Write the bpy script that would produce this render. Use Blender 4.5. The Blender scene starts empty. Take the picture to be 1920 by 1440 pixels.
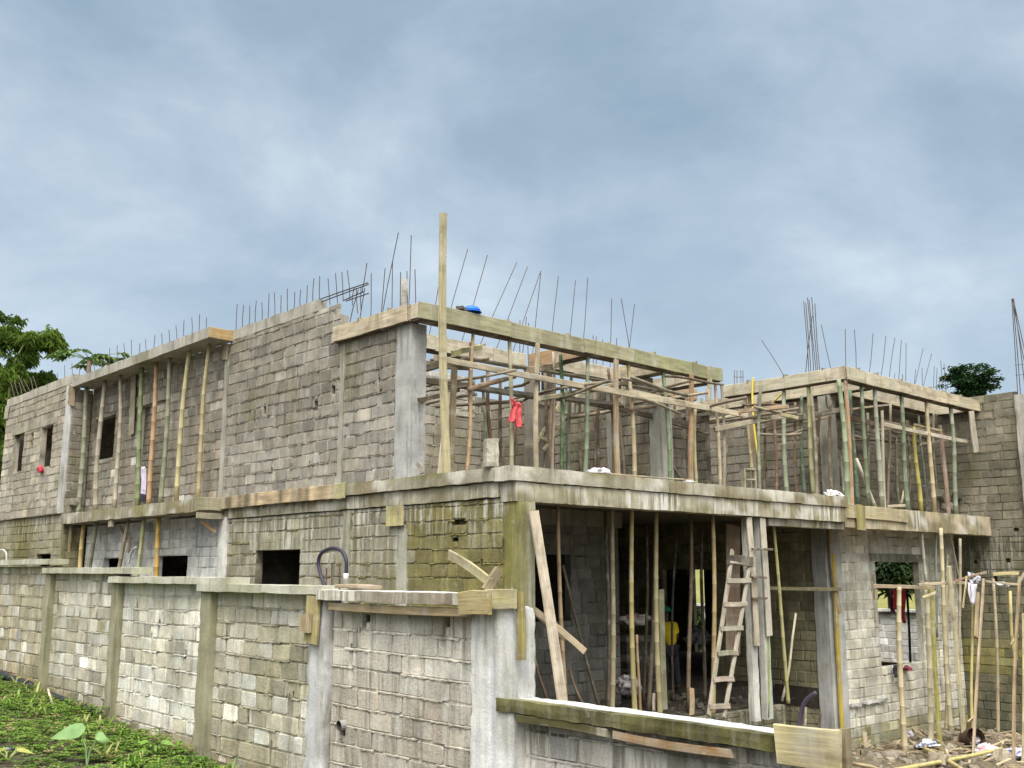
import bpy, bmesh, math, random
from mathutils import Vector, Matrix, noise as mnoise
R = random.Random(7)
S = bpy.context.scene
COL = S.collection
rad = math.radians

# ------------------------------------------------------------------ camera
FPX, PITCH, YAW, EYE, DIST = 1900.0, rad(10.5), rad(42.6), 2.4, 14.0
CAM = Vector((-DIST*math.sin(YAW), -DIST*math.cos(YAW), EYE))
FWD = Vector((math.sin(YAW)*math.cos(PITCH), math.cos(YAW)*math.cos(PITCH), math.sin(PITCH)))
RGT = Vector((math.cos(YAW), -math.sin(YAW), 0))
UPV = RGT.cross(FWD)
cd = bpy.data.cameras.new('camera'); cam = bpy.data.objects.new('camera', cd); COL.objects.link(cam)
cd.sensor_width = 36; cd.lens = FPX/1920*36; cd.clip_start = .1; cd.clip_end = 3000
cam.location = CAM
cam.rotation_euler = (rad(90)+PITCH, 0, -YAW)
S.camera = cam
S.render.resolution_x, S.render.resolution_y = 1024, 768
S.view_settings.view_transform = 'Standard'; S.view_settings.look = 'None'
S.view_settings.exposure = 1.2; S.view_settings.gamma = 1

def _ray(px, py): return RGT*((px-960)/FPX) + UPV*((720-py)/FPX) + FWD
def hx(px, py, x): d = _ray(px, py); return CAM + d*((x-CAM.x)/d.x)      # where a sight line meets the plane x = const
def hy(px, py, y): d = _ray(px, py); return CAM + d*((y-CAM.y)/d.y)
def hz(px, py, z): d = _ray(px, py); return CAM + d*((z-CAM.z)/d.z)

# ------------------------------------------------------------------ world and sun
SUN_EL, SUN_AZ = rad(58), rad(224)          # high and behind the camera, veiled by cloud
sun_dir = Vector((math.sin(SUN_AZ)*math.cos(SUN_EL), math.cos(SUN_AZ)*math.cos(SUN_EL), math.sin(SUN_EL)))
W = bpy.data.worlds.new("World"); S.world = W; W.use_nodes = True
nt = W.node_tree; nt.nodes.clear()
def N(t, nt_, **k):
    n = nt_.nodes.new(t)
    for a, v in k.items(): setattr(n, a, v)
    return n
def build_world():
    L = nt.links.new
    out = N('ShaderNodeOutputWorld', nt); bg = N('ShaderNodeBackground', nt); bg.inputs[1].default_value = 0.1
    sky = N('ShaderNodeTexSky', nt, sky_type='NISHITA', sun_disc=False, sun_elevation=SUN_EL, sun_rotation=SUN_AZ)
    tc = N('ShaderNodeTexCoord', nt); sep = N('ShaderNodeSeparateXYZ', nt); L(tc.outputs['Generated'], sep.inputs[0])
    zz = N('ShaderNodeMath', nt, operation='MAXIMUM'); zz.inputs[1].default_value = 0.0; L(sep.outputs[2], zz.inputs[0])
    za = N('ShaderNodeMath', nt, operation='ADD'); za.inputs[1].default_value = 0.38; L(zz.outputs[0], za.inputs[0])
    inv = N('ShaderNodeVectorMath', nt, operation='DIVIDE'); L(tc.outputs['Generated'], inv.inputs[0])
    cmb = N('ShaderNodeCombineXYZ', nt)
    for i in range(3): L(za.outputs[0], cmb.inputs[i])
    L(cmb.outputs[0], inv.inputs[1])
    rot = N('ShaderNodeMapping', nt); rot.inputs['Rotation'].default_value = (0, 0, rad(25)); rot.inputs['Location'].default_value = (3.1, 1.7, 0); rot.inputs['Scale'].default_value = (1.15, 1.15, .9); L(inv.outputs[0], rot.inputs[0])
    n1 = N('ShaderNodeTexNoise', nt); n1.inputs['Scale'].default_value = 2.0; n1.inputs['Detail'].default_value = 8; n1.inputs['Roughness'].default_value = .57; n1.inputs['Distortion'].default_value = .2; L(rot.outputs[0], n1.inputs['Vector'])
    n2 = N('ShaderNodeTexNoise', nt); n2.inputs['Scale'].default_value = .55; n2.inputs['Detail'].default_value = 3; L(rot.outputs[0], n2.inputs['Vector'])
    mx = N('ShaderNodeMath', nt, operation='MULTIPLY_ADD'); L(n2.outputs[0], mx.inputs[0]); mx.inputs[1].default_value = .75; 
    sc = N('ShaderNodeMath', nt, operation='MULTIPLY'); L(n1.outputs[0], sc.inputs[0]); sc.inputs[1].default_value = .85; L(sc.outputs[0], mx.inputs[2])
    ramp = N('ShaderNodeValToRGB', nt); L(mx.outputs[0], ramp.inputs[0])
    e = ramp.color_ramp.elements; e[0].position = .60; e[0].color = (.235, .335, .435, 1); e[1].position = 1.08; e[1].color = (.62, .71, .79, 1)
    m = e.new(.77); m.color = (.335, .44, .545, 1); m = e.new(.88); m.color = (.45, .55, .645, 1)
    # towards the horizon the cloud thins and turns pale
    hor = N('ShaderNodeMapRange', nt); hor.inputs[1].default_value = .0; hor.inputs[2].default_value = .40; hor.inputs[3].default_value = .60; hor.inputs[4].default_value = 0; L(zz.outputs[0], hor.inputs[0])
    mh = N('ShaderNodeMixRGB', nt); mh.inputs[2].default_value = (.66, .77, .86, 1); L(hor.outputs[0], mh.inputs[0]); L(ramp.outputs[0], mh.inputs[1])
    # the veiled sun: the cloud in its half of the sky is much brighter
    dt = N('ShaderNodeVectorMath', nt, operation='DOT_PRODUCT'); L(tc.outputs['Generated'], dt.inputs[0]); dt.inputs[1].default_value = sun_dir
    br = N('ShaderNodeMapRange', nt, interpolation_type='SMOOTHSTEP'); br.inputs[1].default_value = .30; br.inputs[2].default_value = 1.0; br.inputs[3].default_value = 4.8; br.inputs[4].default_value = 34.0; L(dt.outputs['Value'], br.inputs[0])
    wf = N('ShaderNodeMapRange', nt); wf.inputs[1].default_value = .2; wf.inputs[2].default_value = .8; wf.inputs[3].default_value = 0; wf.inputs[4].default_value = .95; L(dt.outputs['Value'], wf.inputs[0])
    ww = N('ShaderNodeMixRGB', nt); L(wf.outputs[0], ww.inputs[0]); L(mh.outputs[0], ww.inputs[1]); ww.inputs[2].default_value = (.52, .495, .45, 1)
    mul = N('ShaderNodeVectorMath', nt, operation='SCALE'); L(ww.outputs[0], mul.inputs[0]); L(br.outputs[0], mul.inputs['Scale'])
    # added unseen cloud bank: dims the low sky behind the camera to deepen shade
    bd = N('ShaderNodeVectorMath', nt, operation='DOT_PRODUCT'); L(tc.outputs['Generated'], bd.inputs[0]); bd.inputs[1].default_value = (-math.sin(YAW), -math.cos(YAW), 0)
    bm_ = N('ShaderNodeMapRange', nt, interpolation_type='SMOOTHSTEP'); bm_.inputs[1].default_value = -.35; bm_.inputs[2].default_value = .25; bm_.inputs[3].default_value = 0; bm_.inputs[4].default_value = .85; L(bd.outputs['Value'], bm_.inputs[0])
    el = N('ShaderNodeMapRange', nt, interpolation_type='SMOOTHSTEP'); el.inputs[1].default_value = .02; el.inputs[2].default_value = .55; el.inputs[3].default_value = 1; el.inputs[4].default_value = 0; L(zz.outputs[0], el.inputs[0])
    pr = N('ShaderNodeMath', nt, operation='MULTIPLY'); L(bm_.outputs[0], pr.inputs[0]); L(el.outputs[0], pr.inputs[1])
    bk = N('ShaderNodeMixRGB', nt); L(pr.outputs[0], bk.inputs[0]); L(mul.outputs[0], bk.inputs[1]); bk.inputs[2].default_value = (.55, .62, .70, 1)
    fin = N('ShaderNodeMixRGB', nt); fin.inputs[0].default_value = .93; L(sky.outputs[0], fin.inputs[1]); L(bk.outputs[0], fin.inputs[2])
    L(fin.outputs[0], bg.inputs[0]); L(bg.outputs[0], out.inputs[0])
build_world()
sd = bpy.data.lights.new('sun', 'SUN'); sd.energy = 1.5; sd.angle = rad(25); sd.color = (1, .955, .88)
sun = bpy.data.objects.new('sun', sd); COL.objects.link(sun)
sun.rotation_euler = sun_dir.to_track_quat('Z', 'Y').to_euler()

# ------------------------------------------------------------------ materials
def newmat(name):
    m = bpy.data.materials.new(name); m.use_nodes = True; t = m.node_tree
    b = t.nodes['Principled BSDF']; b.inputs['Specular IOR Level'].default_value = .25
    return m, t, b
def tex(t, vec, scale, detail=5, rough=.55, dist=0):
    n = N('ShaderNodeTexNoise', t); n.inputs['Scale'].default_value = scale; n.inputs['Detail'].default_value = detail; n.inputs['Roughness'].default_value = rough; n.inputs['Distortion'].default_value = dist
    if vec is not None: t.links.new(vec, n.inputs['Vector'])
    return n.outputs[0]
def mapv(t, vec, scale):
    m = N('ShaderNodeMapping', t); m.inputs['Scale'].default_value = scale; t.links.new(vec, m.inputs[0]); return m.outputs[0]
def rng(t, v, a, b, c, d):
    m = N('ShaderNodeMapRange', t)
    for i, x in enumerate((a, b, c, d)): m.inputs[i+1].default_value = x
    t.links.new(v, m.inputs[0]); return m.outputs[0]
def mixc(t, f, a, b, mode='MIX'):
    m = N('ShaderNodeMixRGB', t, blend_type=mode)
    for i, x in enumerate((f, a, b)):
        if hasattr(x, 'links'): t.links.new(x, m.inputs[i])
        elif i == 0: m.inputs[0].default_value = x
        else: m.inputs[i].default_value = (*x, 1)
    return m.outputs[0]
def math_(t, op, a, b):
    m = N('ShaderNodeMath', t, operation=op)
    for i, x in enumerate((a, b)):
        if hasattr(x, 'links'): t.links.new(x, m.inputs[i])
        else: m.inputs[i].default_value = x
    return m.outputs[0]
def bump(t, b, h, strength, dist):
    n = N('ShaderNodeBump', t); n.inputs['Strength'].default_value = strength; n.inputs['Distance'].default_value = dist
    t.links.new(h, n.inputs['Height']); t.links.new(n.outputs[0], b.inputs['Normal'])

def mineral(name, coarse=.30, grain=.25, bumpd=.010):
    """blocks, mortar and raw concrete; colour from the attribute, alpha = how much lime has run down it"""
    m, t, b = newmat(name)
    g = N('ShaderNodeNewGeometry', t).outputs['Position']
    a = N('ShaderNodeAttribute', t, attribute_name='col')
    c = a.outputs['Color']
    v1 = rng(t, tex(t, g, 3.2, 6, .6), .3, .7, 1-coarse, 1+coarse)
    v2 = rng(t, tex(t, g, 45, 4, .7), .25, .75, 1-grain, 1+grain)
    c = mixc(t, 1, c, v1, 'MULTIPLY'); c = mixc(t, 1, c, v2, 'MULTIPLY')
    # pale lime bloom in small patches
    lp = rng(t, tex(t, g, 7, 6, .65, .6), .60, .72, 0, .30)
    c = mixc(t, lp, c, (.50, .48, .43))
    # dark rain streaks and dirt
    dk = rng(t, tex(t, mapv(t, g, (5, 5, .55)), 1.6, 5, .6), .52, .70, 0, .55)
    c = mixc(t, dk, c, (.085, .078, .05))
    # green-brown algae
    al = rng(t, tex(t, mapv(t, g, (1, 1, .7)), 1.1, 6, .62), .53, .70, 0, .6)
    c = mixc(t, al, c, (.15, .145, .065))
    # white lime runs
    st = rng(t, tex(t, mapv(t, g, (5, 5, .35)), 1.9, 6, .68), .47, .60, 0, 1)
    st = math_(t, 'MULTIPLY', st, rng(t, tex(t, g, 1.7, 4, .6), .38, .54, .18, 1))
    st = math_(t, 'MULTIPLY', st, a.outputs['Alpha'])
    c = mixc(t, st, c, (.62, .61, .56))
    t.links.new(c, b.inputs['Base Color']); b.inputs['Roughness'].default_value = .92
    h = math_(t, 'ADD', tex(t, g, 30, 6, .7), math_(t, 'MULTIPLY', tex(t, g, 5, 4, .6), 1.5))
    bump(t, b, h, .8, bumpd)
    return m
M_BLOCK = mineral('concrete_block_masonry', .26, .30, .014)
M_CONC = mineral('raw_concrete', .20, .16, .008)

def woodmat(name, grain=.5):
    m, t, b = newmat(name)
    o = N('ShaderNodeTexCoord', t).outputs['Object']
    oi = N('ShaderNodeObjectInfo', t)
    off = N('ShaderNodeVectorMath', t, operation='ADD'); t.links.new(o, off.inputs[0])
    sc = N('ShaderNodeVectorMath', t, operation='SCALE'); sc.inputs[0].default_value = (7, 3, 11); t.links.new(oi.outputs['Random'], sc.inputs['Scale']); t.links.new(sc.outputs[0], off.inputs[1])
    p = off.outputs[0]
    c = N('ShaderNodeAttribute', t, attribute_name='col').outputs['Color']
    gr = tex(t, mapv(t, p, (26, 26, 1.1)), 1.6, 6, .65, .4)
    c = mixc(t, 1, c, rng(t, gr, .25, .75, 1-grain, 1+grain*.6), 'MULTIPLY')
    c = mixc(t, rng(t, tex(t, mapv(t, p, (5, 5, 1.4)), 1.3, 5, .6), .48, .68, 0, .62), c, (.15, .12, .085))
    c = mixc(t, rng(t, tex(t, p, 2.2, 5, .6), .52, .72, 0, .5), c, (.46, .44, .39))
    c = mixc(t, rng(t, tex(t, mapv(t, p, (1, 1, 2.5)), 3.1, 4, .6), .60, .72, 0, .45), c, (.25, .24, .12))
    c = mixc(t, rng(t, tex(t, mapv(t, p, (.8, .8, 3.5)), 1.3, 4, .6), .52, .68, 0, .45), c, (.17, .15, .10))
    c = mixc(t, rng(t, tex(t, mapv(t, p, (.7, .7, 4)), 1.1, 4, .6), .54, .70, 0, .45), c, (.50, .48, .41))
    c = mixc(t, rng(t, tex(t, p, 14, 5, .7), .64, .70, 0, .6), c, (.50, .48, .43))
    t.links.new(c, b.inputs['Base Color']); b.inputs['Roughness'].default_value = .85
    bump(t, b, gr, .5, .006)
    return m
M_WOOD = woodmat('weathered_timber', .42)
def bamboomat():
    m, t, b = newmat('bamboo_cane')
    o = N('ShaderNodeTexCoord', t).outputs['Object']
    c = N('ShaderNodeAttribute', t, attribute_name='col').outputs['Color']
    gr = tex(t, mapv(t, o, (30, 30, 1.5)), 1.5, 5, .6)
    c = mixc(t, 1, c, rng(t, gr, .25, .75, .72, 1.22), 'MULTIPLY')
    c = mixc(t, rng(t, tex(t, mapv(t, o, (6, 6, 2.5)), 1.5, 5, .65), .52, .66, 0, .7), c, (.36, .345, .29))
    c = mixc(t, rng(t, tex(t, mapv(t, o, (9, 9, 1.8)), 1.3, 5, .6), .60, .74, 0, .55), c, (.10, .075, .045))
    t.links.new(c, b.inputs['Base Color']); b.inputs['Roughness'].default_value = .6
    bump(t, b, gr, .25, .004)
    return m
M_BAMBOO = bamboomat()
def simple(name, col, rough=.8, var=.25, scale=8, metal=0, bumpd=0, trans=0):
    m, t, b = newmat(name)
    o = N('ShaderNodeTexCoord', t).outputs['Object']
    n = tex(t, o, scale, 5, .6)
    c = mixc(t, 1, col, rng(t, n, .3, .7, 1-var, 1+var), 'MULTIPLY')
    t.links.new(c, b.inputs['Base Color']); b.inputs['Roughness'].default_value = rough; b.inputs['Metallic'].default_value = metal
    if bumpd: bump(t, b, n, .6, bumpd)
    return m
def attrmat(name, rough=.8, var=.2, scale=9, transl=0.0):
    m, t, b = newmat(name)
    o = N('ShaderNodeNewGeometry', t).outputs['Position']
    c = N('ShaderNodeAttribute', t, attribute_name='col').outputs['Color']
    c = mixc(t, 1, c, rng(t, tex(t, o, scale, 4, .6), .3, .7, 1-var, 1+var), 'MULTIPLY')
    t.links.new(c, b.inputs['Base Color']); b.inputs['Roughness'].default_value = rough
    if transl:
        out = t.nodes['Material Output']; tr = N('ShaderNodeBsdfTranslucent', t); mixs = N('ShaderNodeMixShader', t); mixs.inputs[0].default_value = transl
        t.links.new(c, tr.inputs[0]); t.links.new(b.outputs[0], mixs.inputs[1]); t.links.new(tr.outputs[0], mixs.inputs[2]); t.links.new(mixs.outputs[0], out.inputs[0])
    return m
M_LEAF = attrmat('leaf', .6, .25, 6, .3)
M_CLOTH = attrmat('cloth', .95, .18, 14)
M_BARK = attrmat('bark', .9, .35, 12)
M_STEEL = simple('rusty_rebar', (.085, .06, .05), .7, .35, 20)
M_SKIN = simple('skin', (.09, .05, .035), .6, .1)

# ------------------------------------------------------------------ mesh builder
class MB:
    def __init__(s): s.v = []; s.f = []; s.c = []
    def add(s, vs, fs, col):
        o = len(s.v)
        s.v.extend(vs)
        if len(col) and not hasattr(col[0], '__len__'): col = [col]*len(vs)
        for c in col: s.c.append((c[0], c[1], c[2], c[3] if len(c) > 3 else 0.0))
        s.f.extend(tuple(i+o for i in f) for f in fs)
    def build(s, name, mat, parent=None, smooth=False):
        me = bpy.data.meshes.new(name); me.from_pydata([tuple(v) for v in s.v], [], s.f)
        a = me.attributes.new('col', 'FLOAT_COLOR', 'POINT')
        a.data.foreach_set('color', [x for c in s.c for x in c])
        me.materials.append(mat)
        if smooth: me.polygons.foreach_set('use_smooth', [True]*len(me.polygons))
        me.update()
        o = bpy.data.objects.new(name, me); COL.objects.link(o)
        if parent: o.parent = parent
        return o
def tag(o, label=None, cat=None, group=None, kind=None):
    if label: o['label'] = label
    if cat: o['category'] = cat
    if group: o['group'] = group
    if kind: o['kind'] = kind
    return o
def empty(name, label, cat, loc=(0, 0, 0), group=None):
    o = bpy.data.objects.new(name, None); COL.objects.link(o); o.location = loc; o.empty_display_size = .2
    return tag(o, label, cat, group)
def jc(c, k=.08):
    j = 1+R.uniform(-k, k); return tuple(x*j*(1+R.uniform(-k*.25, k*.25)) for x in c[:3]) + ((c[3],) if len(c) > 3 else ())
def nz(x, y, z): return mnoise.noise(Vector((x, y, z)))

BOXF = [(0, 1, 2, 3), (7, 6, 5, 4), (0, 4, 5, 1), (1, 5, 6, 2), (2, 6, 7, 3), (3, 7, 4, 0)]
def box(mb, x0, x1, y0, y1, z0, z1, col):
    mb.add([(x0, y0, z0), (x1, y0, z0), (x1, y1, z0), (x0, y1, z0), (x0, y0, z1), (x1, y0, z1), (x1, y1, z1), (x0, y1, z1)], BOXF, col)
def rbox(mb, x0, x1, y0, y1, z0, z1, colf, step=.16, amp=.006):
    """a cast or sawn block with slightly uneven faces: every face is a grid; colf(x,y,z) gives its colour"""
    cf = colf if callable(colf) else (lambda x, y, z: colf)
    lo = (x0, y0, z0); hi = (x1, y1, z1)
    n = [max(1, min(160, round((hi[i]-lo[i])/step))) for i in range(3)]
    key = {}; vs = []; cs = []; fs = []
    def vid(i, j, k):
        q = (i, j, k)
        if q not in key:
            p = [lo[a]+(hi[a]-lo[a])*q[a]/n[a] for a in range(3)]
            s = 3.1
            d = (nz(p[0]*s, p[1]*s, p[2]*s+5)*amp, nz(p[0]*s+9, p[1]*s, p[2]*s)*amp, nz(p[0]*s, p[1]*s+7, p[2]*s)*amp)
            ed = sum(1 for a in range(3) if q[a] in (0, n[a]))
            if ed >= 2:
                ch = abs(nz(p[0]*6, p[1]*6, p[2]*6))*amp*2.2
                d = tuple(d[a]+(ch if q[a] == 0 else -ch if q[a] == n[a] else 0) for a in range(3))
            key[q] = len(vs); vs.append(tuple(p[a]+d[a] for a in range(3))); cs.append(cf(*p))
        return key[q]
    for a in range(3):
        b, c = (a+1) % 3, (a+2) % 3
        for side in (0, n[a]):
            for i in range(n[b]):
                for j in range(n[c]):
                    qs = []
                    for di, dj in ((0, 0), (1, 0), (1, 1), (0, 1)):
                        q = [0, 0, 0]; q[a] = side; q[b] = i+di; q[c] = j+dj; qs.append(vid(*q))
                    fs.append(tuple(qs if side else qs[::-1]))
    mb.add(vs, fs, cs)

# ------------------------------------------------------------------ masonry
def block_wall(name, parent, axis, c, face, s0, s1, z0, z1, colf, th=.15, openings=(), pits=(), seed=1, rh=.207, bl=.41,
               mort=None, mk=1.12, jw=.0105, both=False, fins=0, finc=1.2, var=.10, white=0, top=None, rough=1.0, npits=0, tilt=0.0):
    r = random.Random(seed)
    top = top or (lambda s: z1)
    if axis == 'y': P = lambda s, d, z: (c+face*d, s, z)
    else: P = lambda s, d, z: (s, c+face*d, z)
    mb = MB()
    mort = mort or (lambda s, z: tuple(x*mk for x in colf(s, z)[:3])+(colf(s, z)[3] if len(colf(s, z)) > 3 else 0,))
    pits = list(pits)
    for _ in range(npits):
        a = r.uniform(s0+.2, s1-.2); z = z0 + rh*r.randint(1, max(1, int((z1-z0)/rh)-1))
        w = r.uniform(.03, .06); h = r.uniform(.04, .10)
        if any(o[0]-.1 < a < o[1]+.1 and o[2]-.15 < z < o[3]+.1 for o in openings) or z+h > top(a)-.05: continue
        pits.append((a, a+w, z-.02, z+h))
    # backing (mortar bed) as a grid with real openings and real pits
    def cuts(lo, hi, marks, step):
        ms = sorted({lo, hi, *[m for m in marks if lo < m < hi]}); out = []
        for a, b in zip(ms, ms[1:]):
            k = max(1, round((b-a)/step)); out += [a+(b-a)*i/k for i in range(k)]
        return out+[hi]
    A = cuts(s0, s1, [x for o in list(openings)+pits for x in o[:2]], .26)
    Z = cuts(z0, z1, [x for o in list(openings)+pits for x in o[2:]], .26)
    def state(i, j):
        if i < 0 or j < 0 or i >= len(A)-1 or j >= len(Z)-1: return 0
        a, z = (A[i]+A[i+1])/2, (Z[j]+Z[j+1])/2
        if z > top(a): return 0
        for o in openings:
            if o[0] < a < o[1] and o[2] < z < o[3]: return 0
        for o in pits:
            if o[0] < a < o[1] and o[2] < z < o[3]: return 2
        return 1
    st = {(i, j): state(i, j) for i in range(-1, len(A)) for j in range(-1, len(Z))}
    key = {}; vs = []; cs = []; fs = []
    DF, DB, DP = -.009, -th, -.11
    def vid(i, j, d):
        q = (i, j, d)
        if q not in key:
            dd = d + (nz(A[i]*4, Z[j]*4, seed)*.004 if d == DF else 0)
            key[q] = len(vs); vs.append(P(A[i], dd, Z[j])); m = mort(A[i], Z[j]); kk = .35 if nz(A[i]*2.7, Z[j]*5.1, seed+3) > .20 else 1; m = (m[0]*kk, m[1]*kk, m[2]*kk, *m[3:]); cs.append(m if d != DP else tuple(x*.6 for x in m[:3]))
        return key[q]
    for i in range(len(A)-1):
        for j in range(len(Z)-1):
            k = st[i, j]
            if not k: continue
            if k == 2: fs.append((vid(i, j, DP), vid(i+1, j, DP), vid(i+1, j+1, DP), vid(i, j+1, DP)))
            else: fs.append((vid(i, j, DF), vid(i+1, j, DF), vid(i+1, j+1, DF), vid(i, j+1, DF)))
            fs.append((vid(i, j, DB), vid(i, j+1, DB), vid(i+1, j+1, DB), vid(i+1, j, DB)))
            for (di, dj, e0, e1) in ((-1, 0, (i, j+1), (i, j)), (1, 0, (i+1, j), (i+1, j+1)), (0, -1, (i, j), (i+1, j)), (0, 1, (i+1, j+1), (i, j+1))):
                n = st[i+di, j+dj]
                if n == 0: fs.append((vid(*e0, DF if k == 1 else DP), vid(*e1, DF if k == 1 else DP), vid(*e1, DB), vid(*e0, DB)))
                elif n == 2 and k == 1: fs.append((vid(*e0, DF), vid(*e1, DF), vid(*e1, DP), vid(*e0, DP)))
    mb.add(vs, fs, cs)
    # the blocks, laid in courses
    def wob(s, z): return .007*math.sin(s*.9+z*2+seed) + .010*nz(s*.8, z*1.3, seed) + tilt*(s-s0)
    def one(a, b, za, zb, side):
        if b-a < .05 or zb-za < .05: return
        f = 0 if side == 0 else 1
        base = colf((a+b)/2, (za+zb)/2); k = r.gauss(1, var); 
        if r.random() < white: base = (*lerp(base[:3], (.60, .595, .56), r.uniform(.35, .85)), *base[3:])
        if r.random() < .10: k *= r.uniform(1.15, 1.4)
        if r.random() < .08: k *= r.uniform(.72, .85)
        wr = r.uniform(-.03, .03)
        cc = (max(0, base[0]*k*(1+wr)), max(0, base[1]*k), max(0, base[2]*k*(1-wr)), base[3] if len(base) > 3 else 0)
        g = jw; j = lambda q=.006: r.uniform(-q, q)*rough
        k1 = [r.uniform(.006, .026)*rough for _ in range(4)]
        a += g+abs(j()); b -= g+abs(j()); za += g+abs(j()); zb -= g*.8+abs(j())
        o8 = [(a+k1[0], za+j()), (b-k1[1], za+j()), (b+j(), za+k1[1]), (b+j(), zb-k1[2]), (b-k1[2], zb+j()), (a+k1[3], zb+j()), (a+j(), zb-k1[3]), (a+j(), za+k1[0])]
        cx, cz = (a+b)/2, (za+zb)/2
        d0 = r.uniform(-.003, .004)*rough; tx = r.uniform(-.004, .004)*rough; tz = r.uniform(-.004, .004)*rough
        inr = []
        for (s, z) in o8:
            L = math.hypot(s-cx, z-cz); q = 1-.009/max(L, .03)
            inr.append((cx+(s-cx)*q, cz+(z-cz)*q))
        def PP(s, d, z):
            z += wob(s, z)
            if f: return P(s, -th-d-.0, z)
            return P(s, d, z)
        V = [PP(s, -.016, z) for s, z in o8]+[PP(s, d0-.004+tx*(s-cx)/.2+tz*(z-cz)/.1, z) for s, z in o8]+[PP(s, d0+.003+tx*(s-cx)/.2+tz*(z-cz)/.1, z) for s, z in inr]
        F = [(i, (i+1) % 8, 8+(i+1) % 8, 8+i) for i in range(8)]+[(8+i, 8+(i+1) % 8, 16+(i+1) % 8, 16+i) for i in range(8)]+[tuple(range(16, 24))]
        mb.add(V, F, cc)
    for side in ((0, 1) if both else (0,)):
        z = z0; row = 0
        while z < z1-.06:
            zb = min(z+rh*r.uniform(.96, 1.04), z1)
            if z1-zb < .07: zb = z1
            s = s0 - r.uniform(0, bl*.9)
            while s < s1-.03:
                L = bl*r.choice((.55, .8, .95, 1, 1, 1.05, 1.1))*r.uniform(.94, 1.06)
                a, b = max(s, s0), min(s+L, s1)
                s += L
                if s1-s < .1: b = s1; s = s1
                tz = min(zb, top((a+b)/2))
                if tz-z < .06: continue
                segs = [(a, b, z, tz)]
                for o in list(openings)+pits:
                    ns = []
                    for (p, q, u, w) in segs:
                        if q <= o[0] or p >= o[1] or w <= o[2] or u >= o[3]: ns.append((p, q, u, w)); continue
                        if p < o[0]: ns.append((p, o[0], u, w))
                        if q > o[1]: ns.append((o[1], q, u, w))
                        if u < o[2]: ns.append((max(p, o[0]), min(q, o[1]), u, o[2]))
                        if w > o[3]: ns.append((max(p, o[0]), min(q, o[1]), o[3], w))
                    segs = ns
                for sg in segs: one(*sg, side)
            # mortar squeezed out of the bed joint
            if fins and side == 0 and row:
                pts = []; s = s0
                while s < s1:
                    pts.append(s); s += r.uniform(.025, .06)
                vs = []; fs = []; cs = []
                hold = 0; on = False
                for s in pts:
                    if hold <= 0: on = r.random() < fins; hold = r.randint(3, 14)
                    hold -= 1
                    blocked = z > top(s)-.02 or any(o[0]-.02 < s < o[1]+.02 and o[2]-.03 < z < o[3]+.03 for o in openings)
                    if not on or blocked:
                        vs.append(None); continue
                    h0 = r.uniform(.004, .012); h1 = r.uniform(.006, .026); dd = r.uniform(.006, .018)
                    zz = z+wob(s, z); vs.append((P(s, -.012, zz+h0+.004), P(s, dd, zz+h0*.3), P(s, dd*.8, zz-h1*.7), P(s, -.012, zz-h1)))
                for p, q in zip(vs, vs[1:]):
                    if p and q:
                        m = colf(s0, z); q_ = finc*r.uniform(.88, 1.12); m = tuple(x*q_ for x in m[:3])
                        mb.add(list(p)+list(q), [(0, 1, 5, 4), (1, 2, 6, 5), (2, 3, 7, 6)], m)
            z = zb; row += 1
    return mb.build(name, M_BLOCK, parent)

# ------------------------------------------------------------------ timber, bamboo, steel
def frame_to(o, p0, p1, up=Vector((0, 0, 1))):
    p0, p1 = Vector(p0), Vector(p1); z = (p1-p0).normalized(); up = Vector(up)
    x = up - z*up.dot(z)
    if x.length < 1e-3: x = Vector((1, 0, 0)) - z*z.x
    x.normalize(); y = z.cross(x)
    o.matrix_world = Matrix(((x.x, y.x, z.x, p0.x), (x.y, y.y, z.y, p0.y), (x.z, y.z, z.z, p0.z), (0, 0, 0, 1)))
def board(name, p0, p1, w, t, col, up=(0, 0, 1), parent=None, col2=None, warp=.008, mat=None, band=.14):
    """sawn board: length along local Z, width w along local X (towards `up`), thickness t along local Y"""
    L = (Vector(p1)-Vector(p0)).length; n = max(2, int(L/(.3 if band < .3 else .13))+1); mb = MB()
    r = random.Random(hash((round(p0[0], 2), round(p1[1], 2), round(p0[2], 2))) & 0xffff)
    vs = []; cs = []; fs = []
    wx, wy = r.uniform(-warp, warp), r.uniform(-warp, warp); ph = r.uniform(0, 3)
    e = min(.006, w*.15, t*.2)
    prof = [(-w/2+e, -t/2), (w/2-e, -t/2), (w/2, -t/2+e), (w/2, t/2-e), (w/2-e, t/2), (-w/2+e, t/2), (-w/2, t/2-e), (-w/2, -t/2+e)]
    for i in range(n+1):
        q = i/n; bx = wx*math.sin(math.pi*q)*2; by = wy*math.sin(math.pi*q+.3*ph)*2; s = 1+r.uniform(-.03, .03)
        endc = 0 if 0 < i < n else r.uniform(-.012, .012)
        cb = col if col2 is None else tuple(col[k]*(1-q)+col2[k]*q for k in range(3))
        k = 1+r.uniform(-band, band*.6)
        for (x, y) in prof:
            vs.append((x*s+bx, y+by, L*q+endc*(1 if x > 0 else -1))); cs.append(tuple(c*k for c in cb))
    for i in range(n):
        for j in range(8): a = i*8; fs.append((a+j, a+(j+1) % 8, a+8+(j+1) % 8, a+8+j))
    fs += [tuple(range(7, -1, -1)), tuple(range(n*8, n*8+8))]
    mb.add(vs, fs, cs); o = mb.build(name, mat or M_WOOD, parent)
    frame_to(o, p0, p1, up); return o
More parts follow.
